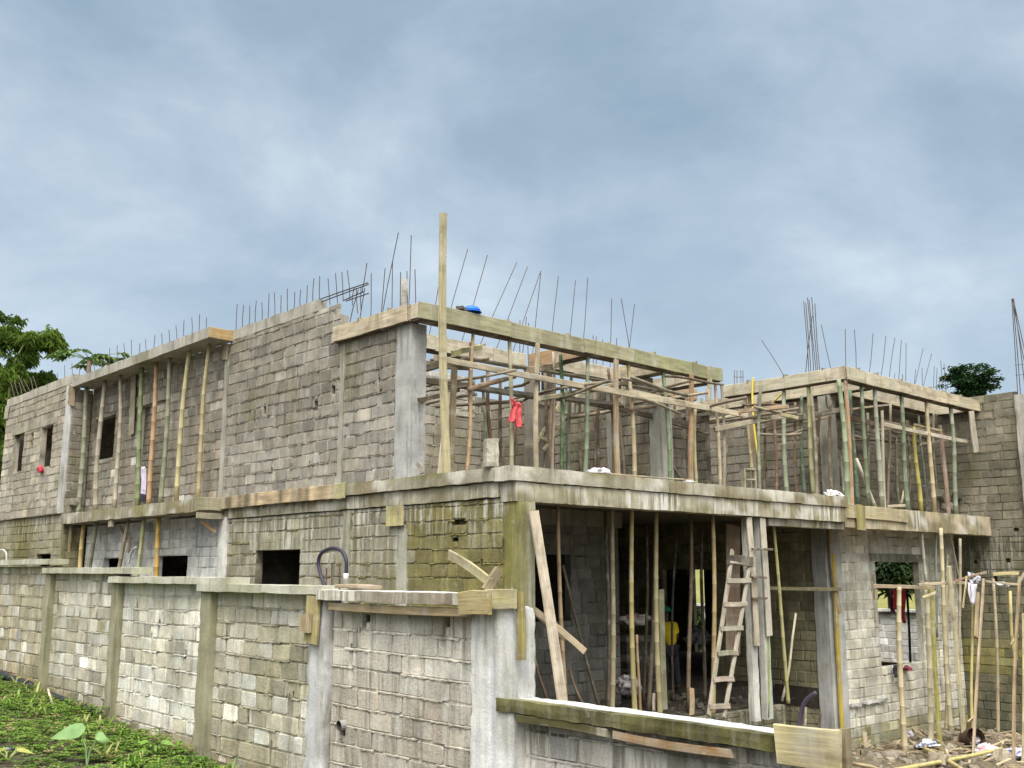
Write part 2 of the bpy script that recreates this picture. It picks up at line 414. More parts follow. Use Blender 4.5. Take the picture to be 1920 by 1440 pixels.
def pole(name, p0, p1, r0, r1, col, bend=.02, nodes=.40, col2=None, parent=None, mat=None, sides=9):
    """a cane or a round stick: tapered, bent and with node rings; length along local Z"""
    L = (Vector(p1)-Vector(p0)).length; r = random.Random(int(abs(p0[0]*917+p1[1]*331+p1[2]*77)) & 0xffff)
    zs = []; z = r.uniform(.05, nodes) if nodes else 0
    rings = [(0, 1, 1)]
    if nodes:
        while z < L-.03:
            rings += [(z-.022, .97, 1), (z-.004, 1.09, .80), (z+.006, 1.08, 1.08), (z+.02, .98, 1.0)]; z += nodes*r.uniform(.75, 1.2)
            if z < L-.05: rings.append((z-nodes*.45, .98, 1))
    else:
        k = max(3, int(L/.25)); rings += [(L*i/k, r.uniform(.92, 1.1), 1) for i in range(1, k)]
    rings.append((L, 1, 1)); rings = sorted(q for q in rings if 0 <= q[0] <= L)
    a1, a2 = r.uniform(0, 6.28), r.uniform(0, 6.28); b1 = bend*r.uniform(.5, 1.3); b2 = bend*r.uniform(-.5, .5)
    mb = MB(); vs = []; cs = []; fs = []
    for (z, s, cm) in rings:
        q = z/L if L else 0; rr = (r0*(1-q)+r1*q)*s
        ox = b1*math.sin(math.pi*q)*math.cos(a1)+b2*math.sin(2*math.pi*q)*math.cos(a2); oy = b1*math.sin(math.pi*q)*math.sin(a1)+b2*math.sin(2*math.pi*q)*math.sin(a2)
        cb = col if col2 is None else tuple(col[k]*(1-q)+col2[k]*q for k in range(3)); km = cm*(1+r.uniform(-.1, .1))
        for j in range(sides):
            t = j/sides*2*math.pi; vs.append((ox+rr*math.cos(t), oy+rr*math.sin(t), z)); cs.append(tuple(c*km for c in cb))
    m = len(rings)
    for i in range(m-1):
        for j in range(sides): a = i*sides; fs.append((a+j, a+(j+1) % sides, a+sides+(j+1) % sides, a+sides+j))
    fs += [tuple(range(sides-1, -1, -1)), tuple(range((m-1)*sides, m*sides))]
    mb.add(vs, fs, cs); o = mb.build(name, mat or M_BAMBOO, parent, smooth=True)
    frame_to(o, p0, p1); return o
def tube(mb, pts, r, col, sides=6, closed_ends=True):
    pts = [Vector(p) for p in pts]; vs = []; fs = []; n = len(pts)
    rr = r if hasattr(r, '__len__') else [r]*n
    x = None
    for i, p in enumerate(pts):
        d = (pts[min(i+1, n-1)]-pts[max(i-1, 0)]).normalized()
        if x is None: x = d.orthogonal().normalized()
        x = (x-d*x.dot(d)).normalized(); y = d.cross(x)
        for j in range(sides): t = j/sides*2*math.pi; vs.append(tuple(p+(x*math.cos(t)+y*math.sin(t))*rr[i]))
    for i in range(n-1):
        for j in range(sides): a = i*sides; fs.append((a+j, a+(j+1) % sides, a+sides+(j+1) % sides, a+sides+j))
    if closed_ends: fs += [tuple(range(sides-1, -1, -1)), tuple(range((n-1)*sides, n*sides))]
    mb.add(vs, fs, col)
def rebar(parent, p0, p1, r=.0075, mid=None):
    mb = MB(); p0, p1 = Vector(p0), Vector(p1)
    m = (p0+p1)/2 + Vector((R.uniform(-.015, .015), R.uniform(-.015, .015), 0))
    tube(mb, [p0, m, p1] if mid is None else [p0, mid, p1], r, (.1, .07, .06), 5)
    return mb.build('rebar', M_STEEL, parent)

# palette (albedo)
GREY = (.30, .27, .225); PALE = (.50, .475, .41); OLIVE = (.152, .136, .052); LGREY = (.26, .24, .175); WHITE = (.66, .655, .62)
CONC = (.36, .345, .30); CONCB = (.46, .465, .46); WOODP = (.47, .41, .30); WOODM = (.33, .33, .13); WOODG = (.30, .27, .21); WOODD = (.16, .125, .09); WOODB = (.30, .17, .10)
TAN = (.38, .31, .18); GRN = (.12, .14, .07); GGRN = (.21, .22, .155); YEL = (.35, .31, .09); GBAM = (.34, .305, .235); BRN = (.25, .13, .075); DKB = (.12, .085, .055)
def lerp(a, b, t): t = max(0, min(1, t)); return tuple(x*(1-t)+y*t for x, y in zip(a, b))
exec_parts = []

# ================================================================== SETTING
BY = 1.05; BX0, BX1 = hy(1546, 1050, BY).x, hy(1575, 1050, BY).x; BW = [hy(1641, 1053, BY), hy(1722, 1053, BY), hy(1680, 1248, BY)]   # bay wall, set back under its slab
def ground_z(x, y):
    z = .05*(y-2.8) - .05*(x+3) if x > -3 else .05*(y-2.8) - .04*(x+3)
    z -= .42*max(0, min(1, (x-7)/3))
    return max(-3.0, min(2.2, z))
def build_ground():
    xs = sorted({*[i*1.0 for i in range(-30, 41)], *[i*.28-13 for i in range(0, 40)], -400, -200, -100, -60, -40, 50, 70, 100, 200, 400})
    ys = sorted({*[i*1.0 for i in range(-22, 41)], *[i*.3-2 for i in range(0, 60)], -400, -200, -100, -50, -30, 50, 70, 100, 200, 400})
    mb = MB(); vs = []; cs = []; fs = []
    for y in ys:
        for x in xs:
            near = abs(x) < 40 and abs(y) < 40
            z = ground_z(x, y) + (nz(x*.9, y*.9, 3)*.06+nz(x*3, y*3, 1)*.03 if near else 0)
            if 0 < x < 16 and (.3 if x < 7.2 else 2.4 if x < BX0 else 1.3) < y < 21: z = min(z, -.2)-.4
            if -8 < x < -3 and y > -4: z += .05*nz(x*5, y*5, 8)
            vs.append((x, y, z)); k = .5+.5*nz(x*1.7, y*1.7, 5); cs.append(lerp((.06, .045, .033), (.10, .078, .055), k))
    n = len(xs)
    for j in range(len(ys)-1):
        for i in range(n-1): fs.append((j*n+i, j*n+i+1, j*n+n+i+1, j*n+n+i))
    mb.add(vs, fs, cs)
    m, t, b = newmat('damp_soil'); g = N('ShaderNodeNewGeometry', t).outputs['Position']
    c = N('ShaderNodeAttribute', t, attribute_name='col').outputs['Color']
    c = mixc(t, 1, c, rng(t, tex(t, g, 9, 7, .65), .3, .7, .5, 1.5), 'MULTIPLY')
    c = mixc(t, rng(t, tex(t, g, 1.3, 5, .6), .5, .62, 0, .55), c, (.05, .075, .025))
    t.links.new(c, b.inputs['Base Color']); b.inputs['Roughness'].default_value = .95; bump(t, b, tex(t, g, 14, 8, .7), 1, .04)
    tag(mb.build('ground', m, smooth=True), kind='structure')
build_ground()

# ================================================================== THE HOUSE
H = empty('unfinished_house', 'two storey concrete block house under construction, grey walls without windows or roof', 'building', (0, 0, 0))
def streak_top(base, ztop, depth, amt):
    return lambda s, z: (*base, amt*max(0, 1-(ztop-z)/depth))
def c_fac(s, z):                                     # ground floor, long side
    st = .8*max(0, 1-(3.4-z)/1.5)
    if s < 2.5:
        n = .5+.5*nz(s*1.3, z*1.5, 2); return (*lerp(OLIVE, (.21, .185, .09), n*1.1-.35), .9*max(0, 1-(3.45-z)/.8))
    k = nz(s*.5, z*.8, 4)
    return (*lerp((.29, .272, .21), (.205, .19, .115), max(0, .40+k)), st)
def c_up(s, z):
    k = nz(s*.4, z*.5, 11); pale = max(0, 1-(z-3.85)/1.3)*.4
    return (*lerp(lerp((.232, .212, .178), (.19, .172, .142), .5+k), (.42, .40, .355), pale+max(0, nz(s*.35, z*.7, 31))*.8), .12)
def c_rec(s, z): return (*lerp((.225, .20, .16), (.44, .425, .385), max(0, nz(s*.9, z*.8, 21)*1.2-.1)), .1)
def c_white(s, z): return (*lerp(WHITE, (.42, .43, .42), max(0, .4+nz(s*.8, z*.8, 3))), .3)
def c_far(s, z): return (*lerp((.295, .262, .205), (.37, .34, .28), .5+nz(s*.5, z*.5, 6)), 0)
def c_farlow(s, z): return (*lerp((.25, .235, .16), OLIVE, max(0, nz(s*.6, z*.4, 9)*1.6+.1)), .7*max(0, 1-(3.9-z)/.9))
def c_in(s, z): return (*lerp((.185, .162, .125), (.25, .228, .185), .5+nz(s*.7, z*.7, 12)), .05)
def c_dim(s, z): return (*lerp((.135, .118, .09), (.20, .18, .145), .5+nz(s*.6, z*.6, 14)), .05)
def c_bay(s, z):
    b = lerp((.62, .60, .52), (.50, .48, .395), max(0, .35+nz(s*.7, z*.6, 15)))
    if z < -.75: b = lerp((.27, .25, .09), (.42, .40, .33), .5+.8*nz(s*2.2, z*2, 1))
    return (*b, .1)
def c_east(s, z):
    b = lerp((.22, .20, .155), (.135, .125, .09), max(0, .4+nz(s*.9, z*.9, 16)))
    if z < 3.2: b = lerp((.085, .085, .055), (.15, .14, .09), .5+nz(s*1.1, z*1.2, 17))  # below the slab: its shadow put into a darker colour, with damp moss
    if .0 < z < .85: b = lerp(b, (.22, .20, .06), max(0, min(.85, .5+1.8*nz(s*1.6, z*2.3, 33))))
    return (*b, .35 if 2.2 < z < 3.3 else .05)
def c_pale(s, z): return (*lerp((.42, .41, .35), (.33, .325, .26), .5+nz(s, z, 19)), .1)
# long side, ground floor
block_wall('wall', H, 'y', .10, -1, .30, 8.55, -.6, 3.42, c_fac, openings=[(5.68, 7.26, 1.6, 2.79)], seed=11, mk=1.05, fins=.25, npits=9, both=False, pits=[(1.1, 1.42, 3.08, 3.16), (1.28, 1.42, 2.84, 2.89)])
block_wall('wall', H, 'y', .12, -1, 8.75, 16.0, -.2, 3.52, c_white, openings=[(10.2, 11.75, 1.7, 2.74), (13.73, 14.8, 1.7, 2.72)], seed=12, npits=5, rough=.7)
block_wall('wall', H, 'y', -.42, -1, 16.3, 21.4, .3, 3.84, c_farlow, openings=[(16.9, 18.0, 1.7, 2.85)], seed=13, npits=3)
block_wall('wall', H, 'x', 16.1, -1, -.40, .12, .2, 3.5, c_farlow, seed=14)
# long side, upper floor
UPP = [(5.1, 5.22, 5.22, 5.4), (4.55, 4.68, 5.45, 5.6), (6.95, 7.06, 5.36, 5.52), (6.6, 6.68, 4.2, 4.32)]
block_wall('wall', H, 'y', 0, -1, 2.78, 4.27, 3.83, 6.42, c_up, seed=21, mk=1.42, finc=1.0, fins=.5, npits=2)
topm = lambda s: 7.06 if s > 4.62 else 6.86
block_wall('wall', H, 'y', 0, -1, 4.42, 8.54, 3.83, 7.06, c_up, seed=22, mk=1.42, finc=1.0, fins=.5, npits=7, pits=UPP, top=topm)
block_wall('wall', H, 'y', .02, -1, 8.74, 16.0, 3.80, 7.045, c_rec, mk=1.3, var=.13, white=.06, openings=[(14.4, 15.75, 5.15, 6.2), (11.5, 13.0, 3.8, 6.22)], seed=23, fins=.3, npits=7)
block_wall('wall', H, 'y', -.5, -1, 16.46, 21.35, 3.84, 7.14, c_far, openings=[(19.56, 20.41, 5.15, 6.22), (17.25, 18.15, 5.12, 6.2)], seed=24, fins=.3, npits=4, pits=[(18.75, 18.95, 5.75, 6.12)])
block_wall('wall', H, 'x', 16.02, -1, -.48, .02, 3.8, 7.0, c_rec, seed=25)
# behind the upper windows, and the back of the house
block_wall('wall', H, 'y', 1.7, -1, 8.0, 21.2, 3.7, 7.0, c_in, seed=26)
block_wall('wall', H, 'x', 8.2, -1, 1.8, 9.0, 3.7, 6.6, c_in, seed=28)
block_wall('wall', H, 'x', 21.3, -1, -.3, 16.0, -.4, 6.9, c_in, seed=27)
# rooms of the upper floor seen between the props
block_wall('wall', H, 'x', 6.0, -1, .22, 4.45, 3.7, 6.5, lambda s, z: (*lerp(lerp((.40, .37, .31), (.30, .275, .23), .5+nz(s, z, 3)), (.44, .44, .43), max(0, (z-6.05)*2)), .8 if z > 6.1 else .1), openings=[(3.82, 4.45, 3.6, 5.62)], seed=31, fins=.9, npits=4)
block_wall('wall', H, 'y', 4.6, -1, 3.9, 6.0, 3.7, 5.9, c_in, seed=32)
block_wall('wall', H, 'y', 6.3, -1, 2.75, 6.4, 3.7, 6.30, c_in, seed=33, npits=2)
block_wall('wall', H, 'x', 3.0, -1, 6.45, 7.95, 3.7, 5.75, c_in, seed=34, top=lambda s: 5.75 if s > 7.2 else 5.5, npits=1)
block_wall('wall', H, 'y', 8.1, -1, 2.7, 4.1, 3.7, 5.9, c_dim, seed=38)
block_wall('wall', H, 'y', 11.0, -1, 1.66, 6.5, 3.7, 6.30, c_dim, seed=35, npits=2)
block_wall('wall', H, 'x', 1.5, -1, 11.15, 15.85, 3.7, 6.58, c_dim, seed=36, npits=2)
# ground floor rooms; the bay wall stands back under its slab
block_wall('wall', H, 'x', 2.4, -1, .5, 4.9, -.3, 3.22, lambda s, z: (*lerp((.20, .195, .18), (.12, .115, .10), .5+nz(s, z, 5)), 0), openings=[(2.75, 3.62, 1.56, 2.70)], seed=41, rh=.20)
block_wall('wall', H, 'y', BX0+.04, -1, BY+.3, 10.0, -1.3, 3.50, lambda s, z: (*lerp((.30, .28, .18), (.19, .18, .10), .5+nz(s, z, 6)), .1), openings=[(hx(1335, 1150, BX0).y, hx(1242, 1150, BX0).y, -.5, 2.45)], seed=42, npits=3)
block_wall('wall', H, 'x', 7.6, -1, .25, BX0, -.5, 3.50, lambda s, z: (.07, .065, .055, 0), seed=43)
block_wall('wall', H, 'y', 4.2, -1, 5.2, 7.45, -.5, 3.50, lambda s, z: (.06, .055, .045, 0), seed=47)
block_wall('wall', H, 'x', BY, -1, BX1+.01, 15.95, -1.8, 3.49, c_bay, var=.08, white=.12, openings=[(BW[0].x, BW[1].x, BW[2].z, BW[0].z)], seed=44, npits=6, bl=.38, rh=.2)
block_wall('wall', H, 'x', .46, -1, .5, 7.2, -1.3, .02, lambda s, z: (*lerp((.17, .16, .09), (.11, .10, .07), .5+nz(s, z, 2)), .5), seed=48)
# east side, both floors
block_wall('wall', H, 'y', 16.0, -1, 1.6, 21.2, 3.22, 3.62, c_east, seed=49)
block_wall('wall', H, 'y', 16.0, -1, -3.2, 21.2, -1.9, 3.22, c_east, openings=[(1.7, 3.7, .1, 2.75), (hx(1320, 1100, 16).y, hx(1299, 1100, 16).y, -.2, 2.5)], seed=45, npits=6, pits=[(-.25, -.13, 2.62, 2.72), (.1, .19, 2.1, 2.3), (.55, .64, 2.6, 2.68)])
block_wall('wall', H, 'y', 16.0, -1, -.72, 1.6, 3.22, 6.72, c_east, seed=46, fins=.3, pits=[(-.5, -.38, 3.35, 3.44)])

def cc(base, st=0, moss=0, ph=0):
    def f(x, y, z):
        k = nz(x*1.4+ph, y*1.4, z*1.4); c = lerp(base, tuple(v*.72 for v in base), max(0, .3+k))
        if moss: c = lerp(c, (.19, .175, .07), max(0, moss*(.5+nz(x*.8, y*.8+ph, z*2)*1.4)))
        return (*c, st)
    return f
def cast(o): o.data.polygons.foreach_set('use_smooth', [True]*len(o.data.polygons)); o.data.set_sharp_from_angle(angle=rad(50)); return o
def part(name, *a): mb = MB(); rbox(mb, *a); return cast(mb.build(name, M_CONC, H))
# columns
part('column', 0.0, .32, 2.38, 2.78, 3.80, 6.33, cc((.37, .375, .37), .25), .14, .008)
part('column', -.004, .15, 4.272, 4.418, 3.84, 6.33, cc(CONC), .14, .008)
part('column', -.006, .16, 8.545, 8.735, 3.84, 7.0, cc(CONC, .1), .14, .008)
part('column', -.515, -.30, 16.03, 16.455, 3.84, 7.14, cc(CONCB, .5), .14, .01)
part('column', .13, .46, .02, .36, -.5, 3.38, lambda x, y, z: (*lerp((.16, .145, .035), (.29, .29, .19), .9 if x > .24 else .1+.5*max(0, nz(x*5, y*5, z*.6))), .45), .1, .008)
part('column', .075, .2, 2.50, 2.76, -.4, 3.05, cc((.36, .36, .29), .2), .14, .008)
part('column', .08, .2, 4.08, 4.30, -.4, 3.40, cc((.31, .31, .25), .3), .14, .008)
part('column', .06, .2, 8.40, 8.74, -.4, 3.52, cc(WHITE, .2), .14, .008)
part('column', -.43, -.2, 16.105, 16.29, .1, 3.6, cc((.20, .19, .10), .2), .14, .008)
part('column', 5.69, 5.86, .10, .22, -.1, 3.34, cc((.50, .50, .46)), .14, .006)
part('column', 6.06, 6.25, .10, .22, -.1, 3.34, cc((.48, .48, .44)), .14, .006)
part('column', BX0, BX1, BY-.03, BY+.3, -1.8, 3.49, cc((.42, .43, .42), .3), .14, .01)
part('column', 6.26, 6.46, 3.66, 3.88, 3.7, 6.3, cc((.33, .32, .28)), .14, .006)
part('column', 6.28, 6.62, 2.42, 2.74, 3.7, 5.75, cc((.36, .36, .32)), .14, .006)
part('column', 10.9, 11.14, 1.35, 1.65, 3.7, 6.3, cc((.30, .29, .245)), .14, .006)
part('column', 15.84, 16.2, -1.2, -.725, -1.4, 6.62, cc((.34, .33, .29), .2), .16, .01)
# slabs, edge beams and ring beams
part('floor_slab', .35, 15.9, .34, 21.1, 3.50, 3.70, cc((.16, .15, .12)), 1.0, .004)
part('shade_slab', .12, 6.0, 16.2, 21.2, 6.95, 7.1, cc(CONC), 1.0, .004)  # unseen slab added over the far-left rooms so their windows stay dark
def SL(amt, base=(.37, .345, .27)):
    def f(x, y, z):
        n = nz(x*1.1+y*1.1, z*2.2, 7.7)+.5*nz(x*3.7+y*3.7, z*6, 1.3); c = lerp((.21, .18, .105), base, .55+n*2.2)
        p = nz(x*1.9+y*1.9+40, z*2.5, 3.1); c = lerp(c, (.55, .53, .46), max(0, min(.8, (p-.12)*6)))
        g = nz(x*.8+y*.8+11, z*1.5, 9.2); c = lerp(c, (.20, .185, .07), max(0, min(.75, (g-.08)*5)))
        return (*c, max(0, amt*(.7+nz(x*.8, y*.8, 7)*1.8)))
    return f
part('slab_edge', -.015, 9.02, -.012, .36, 3.645, 3.855, SL(.25), .09, .009)
part('slab_edge', .10, 8.98, .022, .35, 3.36, 3.64, SL(1.3, (.42, .39, .29)), .09, .007)
part('slab_edge', -.012, .36, .362, 8.56, 3.655, 3.852, SL(.2, (.29, .27, .205)), .1, .009)
part('slab_edge', .058, .36, .352, 8.56, 3.43, 3.65, SL(.9, (.30, .28, .20)), .14, .012)
part('slab_edge', 9.03, 15.92, .105, .40, 3.26, 3.715, SL(.6, (.44, .37, .25)), .09, .008)
part('slab_edge', 6.4, 9.02, .12, .36, 3.22, 3.355, SL(.9, (.45, .44, .38)), .14, .006)
part('balcony_slab', -.52, .10, 8.56, 16.1, 3.56, 3.825, SL(.25, (.25, .22, .155)), .13, .014)
part('balcony_roof', -.53, 0.012, 8.44, 16.02, 7.03, 7.255, cc((.38, .365, .32)), .15, .008)
part('ring_beam', -.012, .18, 5.18, 8.56, 7.045, 7.27, cc((.37, .355, .31)), .15, .01)
part('ring_beam', -.515, -.3, 16.03, 21.38, 7.14, 7.38, cc((.42, .395, .33)), .15, .01)
part('ring_beam', .5, 4.9, 2.3, 2.56, 3.20, 3.49, cc((.26, .25, .21)), .2, .008)
part('lintel', -.006, .14, 11.3, 13.25, 6.222, 6.46, cc((.34, .32, .27)), .15, .006)
part('lintel', -.515, -.36, 17.0, 20.7, 6.225, 6.40, cc((.35, .32, .26)), .15, .006)
part('lintel', .09, .24, 5.5, 7.5, 2.795, 3.0, cc((.25, .245, .16), .7), .15, .006)
part('lintel', BW[0].x-.25, BW[1].x+.25, BY-.012, BY+.12, BW[0].z+.004, BW[0].z+.18, cc((.20, .205, .16), .3), .15, .006)
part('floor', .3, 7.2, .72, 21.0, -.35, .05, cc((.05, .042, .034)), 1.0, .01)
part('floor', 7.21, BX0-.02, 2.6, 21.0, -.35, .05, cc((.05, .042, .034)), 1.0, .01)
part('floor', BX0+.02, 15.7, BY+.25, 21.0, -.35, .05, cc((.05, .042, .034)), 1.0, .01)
q_ = hy(1590, 1322, BY); part('wall_ledge', q_.x, q_.x+1.6, BY-.08, BY+.02, q_.z-.05, q_.z+.04, cc((.50, .50, .49)), .1, .03)

# ================================================================== BOUNDARY WALLS
B = empty('boundary_wall', 'stepped concrete block boundary wall with pillars and flat copings in front of the house', 'wall', (-3, 3, 0))
def bpart(name, *a): mb = MB(); rbox(mb, *a); return cast(mb.build(name, M_CONC, B))
B.matrix_world = Matrix.Identity(4)
def c_bw(seed, a, b): return lambda s, z: (*lerp(lerp(a, b, .5+1.1*nz(s*.9, z*1.1, seed)), (.24, .20, .11), max(0, 1-(z-ground_z(-3, s))/.45)*.75), .25 if z > 1.75 else .06)
PANELS = [(9.12, 15.0, .1, 2.50, (.41, .37, .28), (.29, .26, .175), .09), (6.05, 8.92, .0, 2.42, (.55, .525, .455), (.36, .335, .25), .10), (2.92, 5.82, -.2, 2.24, (.64, .625, .57), (.48, .46, .375), .12),
          (.14, 2.66, -.3, 2.15, (.48, .45, .365), (.30, .28, .20), .13)]
for i, (a, b, z0, z1, ca, cb, k) in enumerate(PANELS):
    block_wall('panel', B, 'y', -2.95, -1, a, b, z0, z1, c_bw(i*7+1, ca, cb), seed=50+i, rh=.205, bl=.37, mk=1.08, fins=.45, finc=.9, var=.13, white=.25, npits=[3, 3, 9, 6][i], rough=.95, th=.14)
gate_c = lambda s, z: (*lerp((.335, .305, .255), (.52, .50, .44), max(0, min(1, (z-1.1)/.4))*(.75+.5*nz(s*2, z*2, 8))), .8 if z > 1.2 else .45)
block_wall('gate_panel', B, 'y', -2.95, -1, -2.78, -.20, -.7, 2.02, gate_c, seed=55, rh=.205, bl=.40, fins=.8, finc=1.25, rough=1.0, mk=1.15, th=.14, npits=3, pits=[(-.50, -.38, .62, .74), (-2.3, -2.22, 1.86, 1.96), (-.92, -.84, 1.86, 1.94)])
for (a, b) in ((9.14, 15), (6.06, 8.9), (2.93, 5.8), (.17, 2.64)):
    m_ = (a+b)/2; bpart('footing', -3.07, -2.9, a, b, ground_z(-3, m_)-.5, ground_z(-3, m_)+.03, lambda x, y, z: (*lerp((.26, .20, .11), (.16, .125, .075), .5+nz(y*3, z*3, x)), 0), .14, .02)
for (a, b, z1, base) in [(8.90, 9.14, 2.52, (.26, .25, .165)), (5.80, 6.06, 2.40, (.25, .24, .155)), (2.64, 2.93, 2.21, (.25, .24, .155))]:
    bpart('pillar', -3.06, -2.86, a, b, ground_z(-3, a)-.4, z1, (lambda base: lambda x, y, z: (*lerp(base, (.34, .33, .25), max(0, nz(x*4, y*4, z*1.5)*1.1)), .1))(base), .12, .012)
bpart('pillar', -3.05, -2.82, -.19, .17, -.8, 2.10, lambda x, y, z: (*lerp((.47, .475, .485), (.25, .245, .225), max(0, nz(x*7, y*9, z*3)*1.6-.1 + (.55 if y < -.12 else 0))), .5), .05, .022)
bpart('pillar', -3.07, -2.80, -3.36, -2.76, -.9, 2.09, lambda x, y, z: (*lerp((.42, .44, .475), (.66, .66, .645), .5+1.1*nz(y*16, x*16, z*.35)), .95), .045, .010)
for (a, b, z1, h) in [(8.75, 15.0, 2.63, .10), (5.14, 9.14, 2.47, .10), (2.06, 6.06, 2.33, .10), (-.22, 2.93, 2.245, .105)]:
    bpart('coping', -3.13, -2.80, a, b, z1-h, z1, lambda x, y, z: (*lerp((.34, .34, .25), (.47, .465, .39), .5+1.3*nz(x*2, y*1.5, z*3)), .15), .12, .006)
bpart('coping', -3.16, -2.76, -2.92, -.13, 2.085, 2.20, lambda x, y, z: (*(lerp((.34, .32, .25), (.20, .165, .125), max(0, min(1, -y/3+.1+nz(y*2, z, 1)*.4))) if x < -3.1 else (.56, .56, .55)), .9 if x < -3.1 else 0), .08, .007)
for (px, y0) in ((612, 1075), (622, 1067), (637, 1068)):
    p = hx(px, 1098, -2.95); mb = MB(); q = hx(px, y0-10, -2.95); tube(mb, [p-Vector((0, 0, .15)), q], .009, (.2, .1, .06), 5); mb.build('rebar', M_STEEL, B)
mb = MB(); p = hx(640, 1360, -2.99); tube(mb, [p+Vector((.08, 0, 0)), p-Vector((.035, 0, 0))], .055, (.3, .3, .29), 14, False); tube(mb, [p+Vector((.08, 0, 0)), p-Vector((.035, 0, 0))], .046, (.06, .06, .06), 14, False); mb.build('drain_pipe', M_CONC, B)
for (px, py) in ((1423, 1088), (1518, 1100), (425, 1057)): pass

LW = empty('low_wall', 'low concrete block wall with a wide pale coping and mossy front edge, right of the boundary wall', 'wall', (0, 0, 0))
block_wall('panel', LW, 'y', -2.93, -1, -6.45, -3.34, -.9, 1.14, lambda s, z: (*lerp((.45, .44, .415), (.27, .26, .235), .5+1.3*nz(s*1.1, z*1.4, 3)), 1.0), seed=57, mk=.8, var=.14, rh=.215, bl=.42, fins=.8, finc=1.15, rough=1.0)
mb = MB(); rbox(mb, -3.10, -2.78, -6.42, -3.15, 1.155, 1.275, lambda x, y, z: ((*lerp((.04, .038, .01), (.15, .14, .055), .42+1.3*nz(y*3.5, z*9, x)), .1) if x < -3.0 or z < 1.2 else (*lerp((.60, .60, .585), (.48, .48, .45), max(0, nz(x*4, y*4, 1)+.2)), 0)), .07, .008); mb.build('coping', M_CONC, LW)
FB = empty('far_boundary_wall', 'pale block wall of the neighbouring plot seen through the window opening', 'wall', (0, 0, 0))
block_wall('panel', FB, 'y', 20.5, -1, -2, 30, -1.6, 1.2, c_white, seed=58, rh=.2)
mb = MB(); rbox(mb, 20.35, 20.75, -2, 30, 1.205, 1.29, cc((.62, .62, .60)), .4, .01); mb.build('coping', M_CONC, FB)

# ================================================================== FORMWORK
def formwork(label, axis, c, face, a, b, z0=6.33, z1=6.6, wid=.24, col=WOODP, col2=None, joints=(), group='timber formwork boxes of the roof beams', ends=True):
    """a beam box of boards: outer side in lengths, inner side, bottom, battens"""
    P = (lambda s, d, z: Vector((s, c-face*d, z))) if axis == 'x' else (lambda s, d, z: Vector((c-face*d, s, z)))
    e = empty('formwork_beam', label, 'formwork', P((a+b)/2, wid/2, z0), group)
    bpy.context.view_layer.update()
    kids = []
    js = [a, *joints, b]; zc = (z0+z1)/2
    for i, (p, q) in enumerate(zip(js, js[1:])):
        k = (i+.5)/(len(js)-1); cl = jc(lerp(col, col2, k) if col2 else col, .08)
        kids.append(board('side_board', P(p+.003, -.012+(.006 if i % 2 else 0), zc+R.uniform(-.008, .008)), P(q-.003, -.012+(.006 if i % 2 else 0), zc+R.uniform(-.008, .008)), z1-z0, .026, cl, warp=.006))
    kids.append(board('inner_board', P(a, wid, zc), P(b, wid, zc), z1-z0, .026, jc(WOODP), warp=.006))
    kids.append(board('bottom_board', P(a+.02, wid/2, z0+.0), P(b-.02, wid/2, z0+.0), wid-.03, .03, jc((.10, .075, .055)), up=P(0, 1, 0)-P(0, 0, 0), warp=.003))
    s = a+.5
    while s < b-.3:
        kids.append(board('spacer', P(s, -.03, z1+.012), P(s, wid+.04, z1+.016), .05, .025, jc(WOODG, .2), up=(0, 0, 1) if axis == 'x' else (0, 0, 1), warp=.002)); s += R.uniform(.7, 1.6)
    if ends:
        for s in (a+.015, b-.015): kids.append(board('end_board', P(s, .02, zc), P(s, wid-.02, zc), z1-z0-.03, .02, jc(WOODP), warp=.002))
    for o in kids: o.parent = e; o.matrix_parent_inverse = e.matrix_world.inverted()
    return e
bpy.context.view_layer.update()
formwork('long mossy green formwork beam over the terrace, held on bamboo props', 'x', 2.10, -1, -.07, 7.92, col=(.39, .37, .245), col2=(.29, .295, .15), joints=(1.9, 3.7, 5.1, 6.9))
formwork('pale formwork beam along the top of the corner wall beside the grey column', 'y', -.10, -1, 2.36, 4.50, 6.33, 6.6, col=(.55, .48, .34), joints=(3.1,))
formwork('bleached formwork beam running behind the terrace beam to a brown board', 'x', 3.80, -1, .22, 3.85, col=(.55, .50, .38), joints=(1.6, 3.0))
formwork('short rough brown formwork beam joining the mossy beam from behind', 'y', 3.95, -1, 2.40, 3.78, col=(.36, .23, .13))
formwork('pale formwork beam end beside the second cross beam', 'x', 3.60, -1, 4.25, 6.15, col=(.52, .46, .35), joints=(5.0,))
formwork('pale cross beam of formwork meeting the mossy beam near its middle', 'y', 6.18, -1, 2.40, 3.58, col=(.50, .43, .29))
formwork('cracked pale cross beam of formwork near the right end of the mossy beam', 'y', 7.80, -1, 2.40, 3.95, col=(.54, .48, .36), joints=(3.2,))
formwork('broken brown formwork beam low behind the end of the mossy beam', 'x', 3.95, -1, 8.1, 9.5, col=(.42, .31, .19))
formwork('pale formwork beam with a yellow strap over it, leading to the right bay corner', 'y', 9.56, -1, .20, 3.25, col=(.52, .47, .36), joints=(.62,))
formwork('pale formwork beam across the front of the right bay', 'x', .185, -1, 9.60, 16.10, col=(.52, .46, .33), col2=(.56, .48, .33), joints=(12.2, 14.2))
formwork('inner formwork beam seen under the right bay beam', 'x', 1.15, -1, 10.95, 15.75, col=(.50, .44, .32), joints=(12.6, 13.6))
formwork('inner cross formwork beam under the right bay roof, left of the bay', 'y', 10.93, -1, .46, 3.2, col=(.55, .49, .36), joints=(1.1,))
formwork('formwork beam on top of the dark wall at the back of the right bay', 'y', 11.0, -1, 3.3, 6.0, col=(.56, .48, .34))
